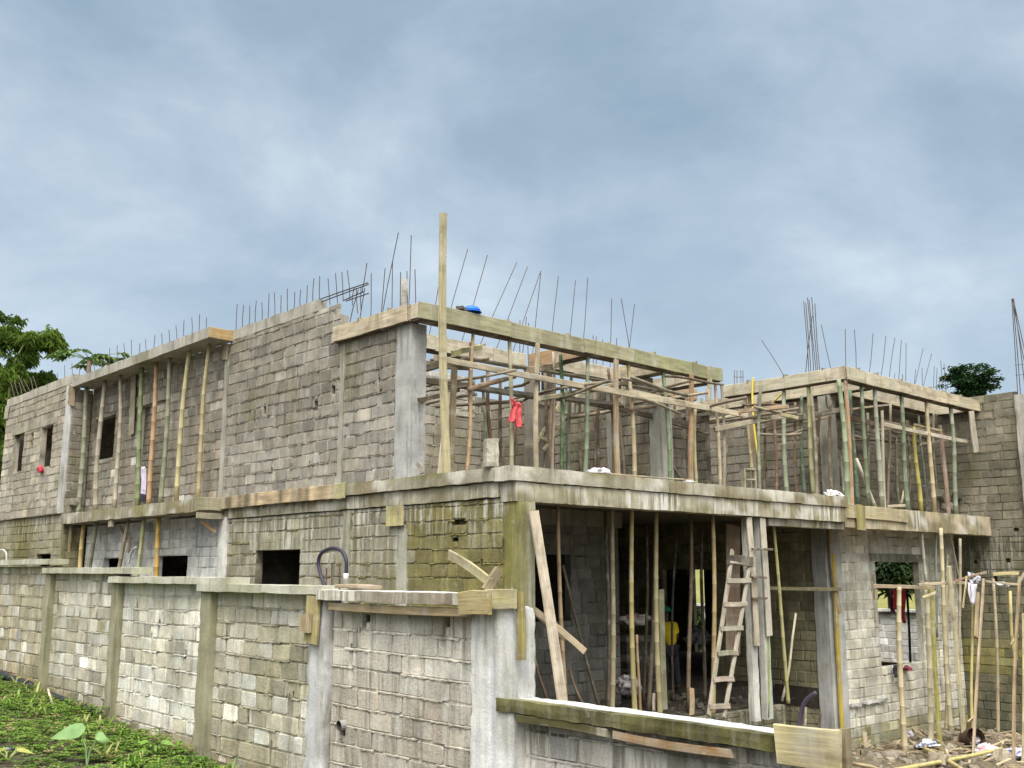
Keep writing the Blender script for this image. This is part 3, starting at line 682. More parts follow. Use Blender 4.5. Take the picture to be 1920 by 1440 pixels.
formwork('short formwork beam against the east wall of the right bay', 'y', 15.75, -1, .46, 1.14, col=(.56, .51, .40))

def plank(name, label, cat, p0, p1, w, t, col, up=(0, 0, 1), group=None, **k):
    return tag(board(name, p0, p1, w, t, col, up, **k), label, cat, group)
# boards nailed on the slab edge and wall
F = 'timber_board'
plank(F, 'orange end board closing the balcony roof beside the tall block wall', 'board', (-.54, 8.425, 7.143), (.0, 8.425, 7.143), .225, .025, (.46, .31, .13))
plank(F, 'long stained board with brown patches under the upper block wall', 'board', (-.035, 4.35, 3.735), (-.035, 8.5, 3.735), .24, .03, (.52, .41, .25), col2=(.44, .34, .2), band=.75)
plank(F, 'short mossy board at the right end of the long stained board', 'board', (-.05, 4.08, 3.745), (-.05, 4.36, 3.745), .27, .03, (.42, .40, .22))
plank(F, 'greenish board closing the end of the balcony slab', 'board', (-.53, 8.53, 3.71), (.07, 8.53, 3.71), .26, .03, (.30, .28, .18), col2=(.34, .32, .22))
plank(F, 'weathered lower board under the balcony slab end', 'board', (-.52, 8.56, 3.49), (.05, 8.56, 3.49), .12, .03, (.32, .30, .21))
plank(F, 'square mossy yellow board fixed on the block wall above the gate', 'board', hx(740, 948, .03), hx(740, 986, .03), .44, .035, (.46, .42, .20), up=(0, 1, 0))
plank(F, 'board with peeling bark on the slab edge of the right bay', 'board', (8.98, .075, 3.58), (11.6, .075, 3.56), .26, .03, (.46, .40, .22), col2=(.50, .43, .26))
plank(F, 'short upright mossy block of wood over the slab edge of the right bay', 'board', (9.55, .035, 3.72), (9.55, .035, 3.22), .28, .05, (.36, .32, .13), up=(1, 0, 0))
plank(F, 'bare upright board at the head of the leaning left balcony column', 'board', (-.52, 15.98, 7.06), (-.52, 15.98, 6.55), .18, .03, (.36, .29, .2), up=(1, 0, 0))
plank(F, 'upright weathered board between the balcony props', 'board', hx(251, 692, -.05), hx(246, 815, -.05), .26, .03, (.33, .29, .215), up=(0, 1, 0))
plank(F, 'short upright board below the orange end board', 'board', hx(425, 645, -.03), hx(421, 674, -.03), .22, .03, (.42, .36, .26), up=(0, 1, 0))
plank(F, 'small pale board at the far end of the ring beam', 'board', hx(14, 762, -.53), hx(11, 785, -.53), .30, .03, (.44, .40, .33), up=(0, 1, 0))
plank(F, 'long pale upright board at the right end of the bay front beam', 'board', (15.45, .15, 6.28), (15.55, .15, 5.28), .28, .03, (.50, .45, .36), up=(1, 0, 0))
plank(F, 'square white board closing the right end of the bay front beam', 'board', (16.0, .14, 6.47), (16.3, .14, 6.47), .30, .03, (.60, .57, .50))
# gate head boards
plank(F, 'yellowish upright board with a block nailed on it, left of the gate panel', 'board', (-3.10, .0, 2.13), (-3.10, .02, 1.60), .26, .04, (.42, .36, .17), up=(0, 1, 0))
plank(F, 'small square block of wood nailed on the yellowish gate board', 'board', (-3.15, .07, 1.92), (-3.15, .07, 1.72), .20, .05, (.38, .30, .18), up=(0, 1, 0))
plank(F, 'long thin board tucked under the coping of the gate panel', 'board', (-3.10, -.35, 2.02), (-3.10, -2.78, 2.02), .085, .04, (.34, .265, .155))
plank(F, 'thick bark stained board at the head of the white pillar', 'board', (-3.17, -2.72, 2.10), (-3.17, -3.14, 2.12), .22, .05, (.34, .28, .14))
plank(F, 'mossy board crossing the top of the white pillar', 'board', (-3.12, -3.02, 2.15), (-3.12, -3.44, 2.16), .18, .04, (.40, .36, .17))
plank(F, 'narrow upright mossy board right of the white pillar', 'board', (-3.06, -3.43, 2.22), (-3.06, -3.45, 1.62), .09, .05, (.30, .26, .10), up=(0, 1, 0))
plank(F, 'short plank lying on the coping of the gate panel', 'board', (-2.95, -.33, 2.235), (-2.92, -.98, 2.235), .16, .04, (.36, .28, .19), up=(1, 0, 0))
plank(F, 'mossy plank leaning out over the coping against the olive wall', 'board', hx(842, 1040, -2.6), hx(922, 1094, -2.85), .10, .03, (.36, .32, .17))
plank(F, 'short dark plank standing on the coping beside the white pillar', 'board', hx(936, 1068, -2.75), hx(912, 1106, -2.9), .10, .05, (.22, .18, .11))
# low wall boards
plank(F, 'rough yellow board closing the near end of the low wall', 'board', hx(1456, 1394, -3.14), hx(1576, 1408, -3.14), .27, .04, (.46, .40, .22), band=.35)
plank(F, 'dark upright post at the end of the low wall', 'post', hx(1582, 1366, -3.0), hx(1583, 1470, -3.0), .08, .07, (.24, .20, .12), up=(0, 1, 0))
plank(F, 'orange brown board under the mossy coping of the low wall', 'board', (-3.06, -4.55, 1.105), (-3.06, -5.70, 1.10), .065, .04, (.27, .15, .05))
plank(F, 'mossy black board under the coping at the left of the low wall', 'board', (-3.07, -3.42, 1.115), (-3.07, -4.5, 1.11), .07, .04, (.08, .075, .03))

# ================================================================== PROPS
def ordn(i): return ['first', 'second', 'third', 'fourth', 'fifth', 'sixth', 'seventh', 'eighth', 'ninth', 'tenth', 'eleventh', 'twelfth', 'thirteenth', 'fourteenth', 'fifteenth', 'sixteenth'][i]
def extend(a, b, zf):
    """carry the prop down from b until it stands at height zf"""
    if zf is None or abs(a.z-b.z) < .05: return b
    return a + (b-a)*((a.z-zf)/(a.z-b.z))
def props(rows, hit, pl, zf, group, where, toph=None):
    rows = sorted(rows, key=lambda r: r[1]); out = []
    for i, rw in enumerate(rows):
        kind, x0, y0, x1, y1, wpx, col = rw[:7]; pv = rw[7] if len(rw) > 7 else pl; word = rw[8] if len(rw) > 8 else None
        a, b = hit(x0, y0, pv), hit(x1, y1, pv)
        if toph is not None and len(rw) <= 9: a = extend(b, a, toph) if abs(a.z-toph) < .35 else a
        b = extend(a, b, zf if zf is not None else (min(b.z, ground_z(b.x, b.y)-.03) if y1 > 1330 else None))   # stand on the ground
        dist = (a-CAM).length; w = wpx*dist/FPX
        lab = f'{word or "weathered"} {"board" if kind == "b" else "bamboo"} prop {where}, {ordn(i)} from the left'
        if kind == 'b': o = board('timber_prop', b, a, w*.9, max(.04, w*.5), col, up=(1, 0, .0) if hit is hy else (0, 1, 0), warp=.02)
        else: o = pole('bamboo_prop', b, a, w*.5, w*.40, col, bend=.045, col2=jc(col, .12))
        tag(o, lab, 'prop', group); out.append(o)
    return out
# balcony of the upper floor
props([('p', 163, 718, 147, 955, 9, GGRN, -.25, 'grey green'), ('p', 198, 705, 180, 950, 9, GBAM, -.25, 'grey'), ('p', 226, 692, 215, 945, 8, GBAM, -.25, 'tan grey'), ('p', 267, 680, 258, 940, 9, (.16, .20, .09), -.25, 'green topped'),
       ('p', 294, 667, 279, 940, 9, (.36, .23, .13), -.25, 'reddish brown'), ('p', 319, 658, 301, 938, 9, GGRN, -.25, 'grey'), ('p', 356, 650, 331, 932, 9, (.42, .38, .21), -.25, 'yellowish'), ('p', 394, 634, 372, 922, 8, TAN, -.25, 'pale tan')],
      hx, -.25, 3.825, 'bamboo props on the long balcony', 'under the balcony roof', 7.02)
props([('p', 134, 985, 127, 1055, 8, TAN, -.25, 'tan'), ('p', 157, 983, 154, 1055, 8, (.40, .30, .13), -.25, 'brownish green'), ('p', 181, 982, 169, 1055, 9, GGRN, -.25, 'leaning grey green'), ('p', 241, 976, 229, 1050, 8, (.28, .24, .16), -.25, 'grey brown'),
       ('p', 270, 973, 263, 1050, 8, (.34, .36, .17), -.25, 'pale green'), ('p', 298, 967, 296, 1075, 10, (.46, .30, .08), -.25, 'orange')], hx, -.25, .5, 'bamboo props under the balcony slab', 'under the balcony slab', 3.56)
# terrace front
props([('p', 887, 630, 873, 880, 8, (.36, .25, .15), 2.2, 'reddish tan'), ('p', 955, 642, 958, 880, 9, (.33, .31, .2), 2.2, 'grey green'), ('b', 1008, 650, 1007, 878, 10, (.46, .40, .28), 2.08, 'sawn pale'), ('p', 1037, 714, 1039, 878, 9, (.36, .25, .17), 2.6, 'brown'),
       ('p', 1037, 660, 1037, 720, 6, GBAM, 2.6, 'thin grey', 0), ('p', 1051, 690, 1053, 880, 9, (.07, .12, .055), 2.5, 'dark green'), ('p', 1102, 672, 1096, 882, 9, (.18, .21, .135), 2.2, 'pale green'), ('b', 1155, 682, 1160, 890, 11, (.40, .31, .2), 2.08, 'two tone sawn'), ('p', 1178, 688, 1188, 893, 9, (.41, .34, .21), 2.2, 'golden'),
       ('p', 1243, 700, 1254, 900, 9, (.17, .225, .135), 2.2, 'bright green'), ('b', 1295, 683, 1298, 905, 10, (.40, .26, .15), 2.06, 'orange brown sawn'), ('p', 1304, 760, 1307, 906, 7, (.42, .38, .22), 2.3, 'olive tan'), ('p', 1341, 716, 1349, 910, 7, (.42, .35, .24), 2.2, 'tan'), ('b', 1353, 716, 1356, 910, 6, (.40, .34, .28), 2.2, 'narrow grey')],
      hy, 2.2, 3.72, 'props under the terrace roof beam', 'under the mossy terrace beam', 6.32)
# right bay, left side beam and front beam
props([('p', 1396, 745, 1410, 910, 8, (.42, .36, .21), 9.7, 'tan'), ('b', 1406, 758, 1414, 912, 8, (.32, .24, .15), 9.7, 'brown'), ('p', 1470, 736, 1478, 922, 9, (.27, .30, .21), 9.68, 'mottled green'), ('p', 1491, 755, 1497, 922, 6, (.25, .17, .11), 10.3, 'thin brown', 0), ('p', 1503, 742, 1511, 925, 7, (.14, .19, .13), 10.3, 'dark green', 0), ('p', 1516, 727, 1529, 926, 9, (.30, .31, .16), 9.68, 'yellow green')],
      hx, 9.68, 3.68, 'props under the left beam of the right bay', 'under the beam with the yellow strap', 6.32)
props([('p', 1573, 718, 1589, 942, 10, (.21, .26, .16), .3, 'mottled green corner'), ('b', 1587, 742, 1597, 944, 9, (.44, .28, .16), .24, 'orange brown sawn'), ('p', 1594, 735, 1609, 945, 8, (.12, .17, .11), .75, 'dark green'), ('p', 1615, 725, 1629, 946, 8, (.15, .18, .115), .3, 'green'), ('p', 1606, 860, 1640, 947, 7, (.48, .44, .35), .4, 'short leaning pale', 0),
       ('p', 1640, 733, 1654, 948, 9, (.28, .29, .22), .3, 'red topped grey'), ('b', 1652, 770, 1661, 948, 6, (.48, .42, .32), .3, 'thin pale', 0), ('p', 1680, 820, 1689, 948, 6, (.20, .19, .12), 1.0, 'dark stub', 0), ('p', 1690, 742, 1703, 951, 9, (.15, .185, .12), .3, 'dark grey green'), ('p', 1714, 800, 1727, 956, 8, (.33, .29, .08), .45, 'bright yellow', 0), ('p', 1737, 755, 1753, 958, 8, (.43, .35, .22), .3, 'golden'), ('b', 1762, 797, 1779, 961, 8, (.40, .29, .23), .5, 'pinkish round', 0), ('p', 1782, 763, 1793, 963, 8, (.19, .215, .15), .3, 'pale green')],
      hy, .3, 3.68, 'props under the front beam of the right bay', 'under the bay front beam', 6.32)
# the tall plank and its neighbours
plank('tall_plank', 'very tall weathered plank standing on the terrace and rising past the roof beam', 'plank', extend(hy(845, 640, 1.9), hy(839, 880, 1.85), 3.85), hy(831, 400, 1.9), .125, .06, (.42, .37, .22), up=(1, 0, 0), warp=.05, col2=(.44, .40, .25))
plank('timber_prop', 'pale board leaning behind the foot of the tall plank', 'prop', extend(hy(840, 735, 2.0), hy(825, 880, 1.9), 3.85), hy(840, 735, 2.0), .09, .03, (.44, .39, .30), up=(1, 0, 0))
plank('timber_prop', 'dark post just right of the tall plank', 'prop', extend(hy(852, 690, 2.3), hy(846, 880, 2.3), 3.8), hy(852, 690, 2.3), .09, .07, (.24, .19, .11), up=(1, 0, 0))
plank('timber_prop', 'plank prop with flaking edge behind the red shirt', 'prop', hy(880, 770, 4.4), hy(884, 640, 3.0), .05, .05, (.3, .25, .2), up=(1, 0, 0))
# ground floor verandah
G1 = 'props in the verandah under the slab'
props([('p', 1212, 985, 1206, 1326, 6, (.10, .085, .06), 1.9, 'thin black', 0), ('p', 1270, 985, 1262, 1330, 5, (.09, .075, .06), 2.0, 'thin black', 0), ('p', 1316, 985, 1322, 1334, 7, (.10, .08, .06), 1.6, 'dark', 0), ('p', 1047, 980, 1062, 1312, 9, (.30, .22, .13), .55, 'leaning brown'), ('p', 1055, 1060, 1121, 1312, 7, (.13, .11, .08), 1.3, 'slanting dark', 0), ('p', 1135, 985, 1139, 1322, 8, (.12, .105, .08), 1.2, 'dark'), ('p', 1147, 985, 1147, 1322, 10, (.25, .215, .135), .6, 'knotty beige'), ('p', 1185, 970, 1191, 1325, 10, (.29, .25, .11), .45, 'yellow green'), ('p', 1194, 1190, 1200, 1326, 6, (.28, .2, .11), .8, 'short brown', 0),
       ('p', 1228, 1000, 1216, 1328, 8, (.16, .135, .1), 1.2, 'dark leaning'), ('p', 1231, 990, 1238, 1330, 10, (.28, .24, .13), .5, 'thick tan'), ('p', 1295, 985, 1291, 1335, 8, (.17, .125, .08), .9, 'dark brown'), ('p', 1336, 985, 1337, 1337, 9, (.34, .26, .13), .4, 'golden'), ('p', 1450, 985, 1481, 1352, 7, (.32, .30, .13), .35, 'thin yellow'), ('p', 1492, 1150, 1460, 1352, 5, (.36, .33, .24), .6, 'thin grey stick', 0)],
      hy, .6, .06, G1, 'in the dark verandah', 3.4)
plank('timber_prop', 'wide pale plank leaning against the mossy corner column', 'plank', extend(hy(1001, 960, -.06), hy(1052, 1310, -.5), -.1), hy(1001, 958, -.06), .17, .04, (.56, .48, .37), up=(1, 0, 0))
plank('timber_board', 'splintered plank slanting behind the wide pale plank', 'board', hy(1000, 1143, .1), hy(1097, 1222, -.35), .09, .03, (.44, .36, .25))
plank('timber_board', 'dark thin plank on edge below the splintered plank', 'board', hy(1003, 1152, .3), hy(1060, 1200, .0), .05, .03, (.16, .12, .08))
for k, (px, py0, py1, c, lb) in enumerate([(1003, 1235, 1310, DKB, 'dark stick leaning low behind the corner column'), (1068, 1255, 1312, DKB, 'dark stick leaning between the pale plank and the block wall')]):
    tag(pole('wooden_stick', hy(px+(25), py1+8, .8), hy(px, py0, 1.1), .025, .02, c, nodes=0), lb, 'stick')
plank('timber_board', 'short upright pale stub of board in the verandah', 'board', hy(1297, 1340, .3), hy(1297, 1290, .3), .10, .03, (.46, .34, .22), up=(1, 0, 0))
plank('timber_board', 'thin pale stub standing beside the thick tan prop', 'board', hy(1226, 1332, .3), hy(1226, 1300, .3), .05, .03, (.42, .36, .28), up=(1, 0, 0))
plank('plywood_sheet', 'greenish narrow sheet standing behind the thick tan prop', 'sheet', hy(1246, 1330, .9), hy(1240, 1105, .9), .14, .02, (.22, .22, .14), up=(1, 0, 0))
# formwork on the verandah columns
plank('timber_board', 'tall nailed board on the left verandah column beside the ladder', 'board', (5.76, .06, 1.15), (5.71, .06, 3.34), .15, .03, (.52, .46, .36), up=(1, 0, 0))
plank('timber_board', 'tall nailed board on the right verandah column', 'board', (6.16, .06, 1.30), (6.12, .06, 3.34), .16, .03, (.50, .46, .38), up=(1, 0, 0))
plank('plywood_sheet', 'brown plywood sheet behind the ladder', 'sheet', hy(1375, 1225, .75), hy(1374, 985, .75), .42, .02, (.28, .20, .145), up=(1, 0, 0))
for k, (px, py) in enumerate([(1428, 1030), (1428, 1083), (1428, 1122)]):
    p = hy(px, py, .0); plank('batten', f'small dark clamp batten across the verandah columns, {["upper", "middle", "lower"][k]} of three', 'batten', p-Vector((.28, 0, 0)), p+Vector((.3 if k == 0 else .12, -.02, 0)), .04, .04, (.13, .10, .08), group='clamp battens on the verandah columns')
tag(pole('bamboo_prop', hy(1439, 1345, .12), hy(1437, 1145, .12), .03, .03, (.20, .28, .07)), 'green cane standing tight against the right verandah column', 'prop')
# bay wall corner poles
plank('timber_prop', 'rough brown board hanging beside the bay corner column', 'prop', hy(1575, 1150, .9), hy(1556, 985, .95), .12, .04, (.34, .26, .16), up=(1, 0, 0), warp=.03)
plank('timber_prop', 'straight yellow pole against the bay corner column', 'prop', extend(hy(1563, 1060, .93), hy(1580, 1362, .93), -1.0), hy(1562, 1040, .93), .11, .05, (.50, .38, .08), up=(1, 0, 0))
plank('timber_board', 'horizontal mossy board tied between the yellow pole and the recess', 'board', hy(1440, 1103, 1.2), hy(1577, 1105, .85), .07, .03, (.30, .27, .15))
# props and scaffold by the bay window
props([('p', 1686, 1100, 1698, 1425, 10, (.46, .38, .24), -.35, 'knotty tan', 0), ('p', 1728, 1000, 1738, 1100, 6, (.33, .34, .28), .2, 'grey upper', 0), ('p', 1737, 1092, 1744, 1378, 10, (.48, .44, .30), -.2, 'thick pale', 0), ('b', 1746, 1105, 1766, 1418, 9, (.34, .32, .08), -.5, 'mossy green', 0), ('p', 1755, 1000, 1757, 1195, 4, (.22, .24, .21), .3, 'thin grey', 0), ('p', 1764, 990, 1786, 1375, 8, (.44, .40, .26), .0, 'long pale', 0), ('b', 1780, 1062, 1809, 1412, 10, (.48, .44, .28), -.6, 'flat leaning', 0), ('p', 1800, 1010, 1806, 1360, 6, (.30, .26, .18), .1, 'shaded', 0), ('p', 1776, 1040, 1772, 1385, 6, (.33, .29, .19), .4, 'thin', 0), ('p', 1862, 1085, 1870, 1360, 6, (.34, .28, .18), -.6, 'thin brown', 0), ('p', 1779, 990, 1800, 1092, 3, (.36, .33, .26), .3, 'very thin', 0),
       ('p', 1824, 1100, 1827, 1350, 5, (.46, .39, .16), -.6, 'straight yellow', 0), ('b', 1842, 1085, 1829, 1390, 6, (.46, .36, .25), -1.2, 'thin sawn', 0), ('p', 1894, 1108, 1906, 1240, 6, (.44, .38, .18), -1.2, 'split', 0), ('b', 1911, 1082, 1903, 1408, 7, (.40, .29, .17), -1.6, 'flat brown', 0), ('b', 1919, 1150, 1917, 1410, 5, (.46, .41, .24), -1.8, 'thin pale', 0)],
      hy, .2, None, 'props and poles beside the bay window', 'beside the bay window opening')
plank('timber_board', 'horizontal scaffold board across the bay window opening', 'board', hy(1636, 1099, -.25), hy(1752, 1103, -.3), .075, .04, (.38, .29, .19))
plank('timber_board', 'pale scaffold board lying over the pole heads right of the bay window', 'board', hy(1722, 1097, -.45), hy(1808, 1093, -.5), .06, .04, (.52, .45, .31))
plank('timber_board', 'short upright slat at the left side of the bay window', 'board', hy(1637, 1077, .9), hy(1640, 1125, .9), .05, .03, (.42, .32, .22), up=(1, 0, 0))
plank('timber_board', 'bare slat tied crosswise over the thick pale pole', 'board', hy(1730, 1120, -.5), hy(1754, 1111, -.6), .05, .02, (.54, .47, .26))
plank('timber_board', 'dark red board leading from the pole heads to the east wall', 'board', hy(1790, 1090, -.5), hy(1850, 1073, -1.0), .05, .04, (.30, .20, .14))
plank('timber_board', 'yellow top rail of the small frame on the right', 'board', hy(1862, 1077, -1.2), hy(1910, 1075, -1.6), .07, .04, (.46, .39, .2))
plank('timber_board', 'thin lower rail of the small frame on the right', 'board', hy(1848, 1090, -1.1), hy(1910, 1096, -1.6), .05, .04, (.40, .34, .24))
plank('timber_board', 'broad pale board hanging under the scaffold at the right', 'board', hy(1833, 1110, -.7), hy(1830, 1194, -.7), .15, .03, (.50, .40, .25), up=(1, 0, 0))
plank('timber_board', 'curved peeled slat hanging left of the cloth bundle', 'board', hy(1812, 1080, -.7), hy(1806, 1140, -.7), .06, .02, (.52, .42, .24), up=(1, 0, 0), warp=.04)
plank('timber_board', 'short split piece tied on the right hand pole', 'board', hy(1896, 1210, -1.4), hy(1908, 1190, -1.4), .07, .03, (.46, .40, .22))
plank('timber_board', 'splintered piece of wood at the right edge of the scaffold', 'board', hy(1910, 1092, -1.7), hy(1930, 1065, -1.9), .06, .02, (.40, .36, .26))

plank('timber_board', 'small block of wood under the middle of the balcony slab', 'board', hx(209, 968, -.45), hx(208, 988, -.45), .16, .08, (.33, .30, .23), up=(0, 1, 0))
plank('timber_board', 'short orange brown brace under the end of the balcony slab', 'board', hx(378, 977, -.3), hx(404, 997, -.05), .06, .03, (.40, .26, .13))
plank('timber_board', 'short dangling split board between the lower balcony props', 'board', hx(243, 1008, -.1), hx(240, 1036, -.1), .12, .03, (.38, .31, .22), up=(0, 1, 0))
plank('timber_board', 'slanting brace behind the lower balcony props', 'board', hx(225, 988, .0), hx(238, 1010, -.1), .07, .03, (.30, .25, .17))
# ------------------------------------------------------------------ horizontals in the upper floor
def hplank(a, ya, b, yb, w, t, col, label, up=(0, 0, 1), kind='b'):
    p, q = hy(*a, ya), hy(*b, yb)
    if kind == 'b': return plank('scaffold_plank', label, 'plank', p, q, w, t, col, up)
    return tag(pole('scaffold_pole', p, q, w/2, w/2*.9, col, nodes=0, mat=M_WOOD), label, 'pole')
hplank((815, 671), 2.0, (1165, 737), 2.0, .10, .05, (.46, .39, .28), 'long sawn ledger board across the terrace props, left length')
hplank((1095, 722), 1.99, (1320, 764), 1.99, .11, .045, (.55, .48, .34), 'bright sawn ledger board across the terrace props, middle length')
hplank((1180, 735), 2.1, (1402, 779), 2.1, .11, .045, (.50, .44, .32), 'pale ledger board reaching the tan props, right length')
hplank((790, 682), 3.3, (880, 688), 3.0, .12, .05, (.17, .14, .1), 'dark short plank high behind the grey corner column')
hplank((784, 694), 2.6, (835, 680), 2.35, .10, .10, (.13, .11, .08), 'black bearer running back from the grey corner column')
hplank((870, 672), 2.6, (1240, 733), 2.6, .16, .03, (.45, .41, .33), 'flat walkway plank under the terrace roof, front one', up=(0, 1, 0))
hplank((850, 668), 3.0, (1010, 694), 3.0, .18, .03, (.36, .31, .24), 'flat walkway plank under the terrace roof, rear one', up=(0, 1, 0))
hplank((785, 712), 3.0, (1010, 745), 3.0, .10, .08, (.15, .115, .085), 'dark lower ledger left of the red shirt')
hplank((880, 726), 2.8, (1165, 760), 2.5, .16, .05, (.13, .11, .09), 'dark walkway plank behind the red shirt', up=(0, .6, .4))
hplank((1055, 745), 2.8, (1310, 800), 2.6, .10, .06, (.14, .115, .09), 'dark lower ledger between green props')
hplank((785, 750), 2.3, (860, 731), 3.0, .07, .05, (.17, .135, .10), 'dark brace rising from the grey corner column')
hplank((880, 730), 2.1, (965, 706), 2.9, .09, .07, (.30, .20, .13), 'reddish round bearer left of the sawn pale prop', kind='p')
hplank((848, 662), 1.98, (902, 651), 3.4, .09, .05, (.40, .37, .17), 'mossy cross bearer beside the tall plank')
hplank((990, 694), 2.0, (1058, 680), 3.2, .11, .06, (.40, .31, .21), 'sawn cross bearer above the sawn pale prop')
hplank((1010, 747), 2.05, (1095, 731), 3.0, .08, .05, (.42, .38, .26), 'grey green cross bearer right of the sawn pale prop')
hplank((1060, 785), 3.2, (1145, 771), 3.6, .08, .07, (.24, .18, .13), 'round brown bearer low in front of the back wall', kind='p')
hplank((1138, 723), 2.05, (1180, 717), 2.6, .07, .05, (.36, .29, .19), 'short cross bearer beside the two tone prop')
hplank((1182, 768), 2.1, (1290, 752), 3.4, .08, .06, (.24, .18, .13), 'brown round bearer behind the golden prop', kind='p')
hplank((1195, 782), 3.4, (1265, 793), 3.2, .08, .06, (.30, .25, .19), 'short grey bearer left of the bright green prop')
hplank((1225, 785), 3.4, (1378, 773), 2.3, .06, .05, (.14, .11, .08), 'thin dark bearer behind the orange brown prop')
hplank((1262, 800), 3.4, (1400, 776), 2.3, .09, .07, (.38, .34, .22), 'green grey round bearer to the tan props', kind='p')
hplank((1308, 798), 3.2, (1360, 808), 2.8, .07, .05, (.36, .31, .24), 'short pale bearer right of the orange brown prop')
hplank((1340, 805), 2.2, (1470, 780), 1.5, .10, .06, (.34, .30, .22), 'grey bearer between the tan and mottled green props')
hplank((1385, 772), 2.1, (1478, 762), .9, .08, .05, (.46, .33, .21), 'reddish bearer ending at the mottled green prop')
hplank((1463, 777), .85, (1496, 784), .7, .07, .04, (.40, .36, .20), 'short mossy cleat at the mottled green prop')
hplank((1415, 803), 2.6, (1580, 768), .9, .11, .07, (.13, .11, .085), 'dark bearer under the left beam of the right bay')
hplank((1440, 808), 2.4, (1560, 780), 1.2, .06, .05, (.33, .28, .2), 'thin pale bearer under the dark bearer of the right bay')
hplank((1590, 768), .5, (1660, 760), .4, .22, .04, (.42, .35, .24), 'broad walkway plank under the bay front beam', up=(0, 1, 0))
hplank((1545, 775), .45, (1595, 769), .45, .12, .04, (.15, .12, .09), 'dark plank end left of the orange brown bay prop', up=(0, 1, 0))
hplank((1595, 783), .7, (1660, 800), .7, .09, .05, (.26, .17, .13), 'reddish ledger behind the green bay props')
hplank((1655, 795), .33, (1817, 829), .33, .09, .04, (.52, .46, .36), 'long pale ledger across the bay front props')
hplank((1655, 790), .8, (1770, 816), .8, .06, .04, (.36, .28, .2), 'rear ledger behind the long pale bay ledger')
hplank((1595, 802), 1.0, (1730, 830), 1.0, .06, .05, (.16, .13, .1), 'lower dark ledger inside the right bay')
hplank((1640, 806), .5, (1700, 800), 1.0, .05, .03, (.44, .36, .24), 'short cross slat inside the right bay')
hplank((1725, 833), .6, (1800, 822), 1.1, .05, .03, (.42, .36, .28), 'pale cross slat near the east wall')
hplank((1715, 796), .42, (1765, 808), .42, .05, .04, (.40, .34, .16), 'short yellowish slat nailed on the golden bay prop')
hplank((1236, 835), 3.2, (1282, 905), 2.6, .07, .05, (.13, .105, .085), 'dark plank leaning behind the bright green prop')
hplank((1690, 945), .5, (1707, 885), .9, .06, .04, (.40, .34, .22), 'thin slat leaning behind the dark grey green bay prop')
hplank((1694, 930), .9, (1706, 893), 1.2, .16, .03, (.09, .085, .075), 'black board leaning inside the right bay', up=(1, 0, 0))
hplank((1576, 855), 1.0, (1584, 930), .9, .09, .03, (.17, .16, .13), 'dark narrow board leaning near the bay corner prop', up=(1, 0, 0))
hplank((1664, 950), .35, (1697, 948), .35, .06, .03, (.50, .43, .32), 'short pale batten on the bay floor edge')
hplank((1120, 886), .35, (1300, 900), .35, .02, .02, (.40, .33, .24), 'thin long lath lying along the terrace edge')
hplank((783, 868), 2.0, (792, 888), 1.9, .08, .04, (.2, .17, .13), 'dark short board at the foot of the grey corner column')
plank('timber_board', 'upright board clamped on the right end of the mossy beam', 'board', hy(1331, 687, 2.06), hy(1331, 728, 2.06), .14, .03, (.44, .41, .27), up=(1, 0, 0))
plank('timber_board', 'square pale board end where two bay beams meet', 'board', hy(1329, 729, 2.9), hy(1329, 752, 2.9), .19, .03, (.50, .45, .36), up=(1, 0, 0))
rp = random.Random(21)
XTRA = [(905, 4.2), (938, 3.4), (1020, 3.0), (1072, 2.9), (1090, 4.0), (1128, 3.0), (1143, 2.7), (1205, 3.0), (1225, 2.8), (1268, 3.2), (1318, 3.4), (1365, 3.0), (1432, 2.6), (1448, 1.9), (1540, 1.2), (1556, .9), (1625, 1.1), (1668, .9), (1722, 1.2), (1748, .9), (1806, .9)]
XTRA += [(915, 3.0), (968, 4.3), (1065, 3.8), (1115, 3.6), (1165, 3.3), (1285, 2.7), (1425, 1.4), (1522, 1.0), (1583, 1.1), (1645, .7), (1700, .8), (1772, 1.1)]
XTRA.sort(key=lambda q: q[0] > 1380)
for k, (px, yv) in enumerate(XTRA):
    a, b = hy(px+rp.uniform(-3, 3), 760, yv), hy(px+rp.uniform(-9, 9), 880, yv); c_ = rp.choice((DKB, (.19, .15, .11), (.16, .18, .13), (.24, .20, .15), (.20, .12, .08)))
    a.z = rp.uniform(5.9, 6.32); b.z = 3.7
    tag(pole('wooden_prop', b, a, rp.uniform(.028, .042), rp.uniform(.024, .034), c_, bend=.06, nodes=rp.choice((0, .4)), mat=M_WOOD), 'thin dark pole standing in the rear rows of the terrace props' if px < 1380 else 'thin dark pole standing in the rear rows of the right bay props', 'prop', 'thin dark poles in the rear of the terrace' if px < 1380 else 'thin dark poles in the rear of the right bay')
for k in range(34):
    yv = rp.uniform(.9, 3.6); px = rp.uniform(880, 1330) if k % 2 else rp.uniform(1390, 1700); yv = min(yv, 3.6 if k % 2 else 1.4)
    L = rp.uniform(.9, 2.8); a = hy(px, 800, yv); a.z = rp.uniform(5.3, 6.0); an = rp.choice((0, 1.57))+rp.uniform(-.25, .25)
    b = a+Vector((math.cos(an)*L, math.sin(an)*L*.8, rp.uniform(-.12, .12)))
    tag(pole('scaffold_pole', a, b, rp.uniform(.022, .036), rp.uniform(.02, .03), rp.choice((DKB, (.20, .165, .12), (.28, .235, .17))), bend=.04, nodes=0, mat=M_WOOD), 'rough thin cross pole tied among the rear props upstairs', 'pole', 'rough cross poles among the rear props')
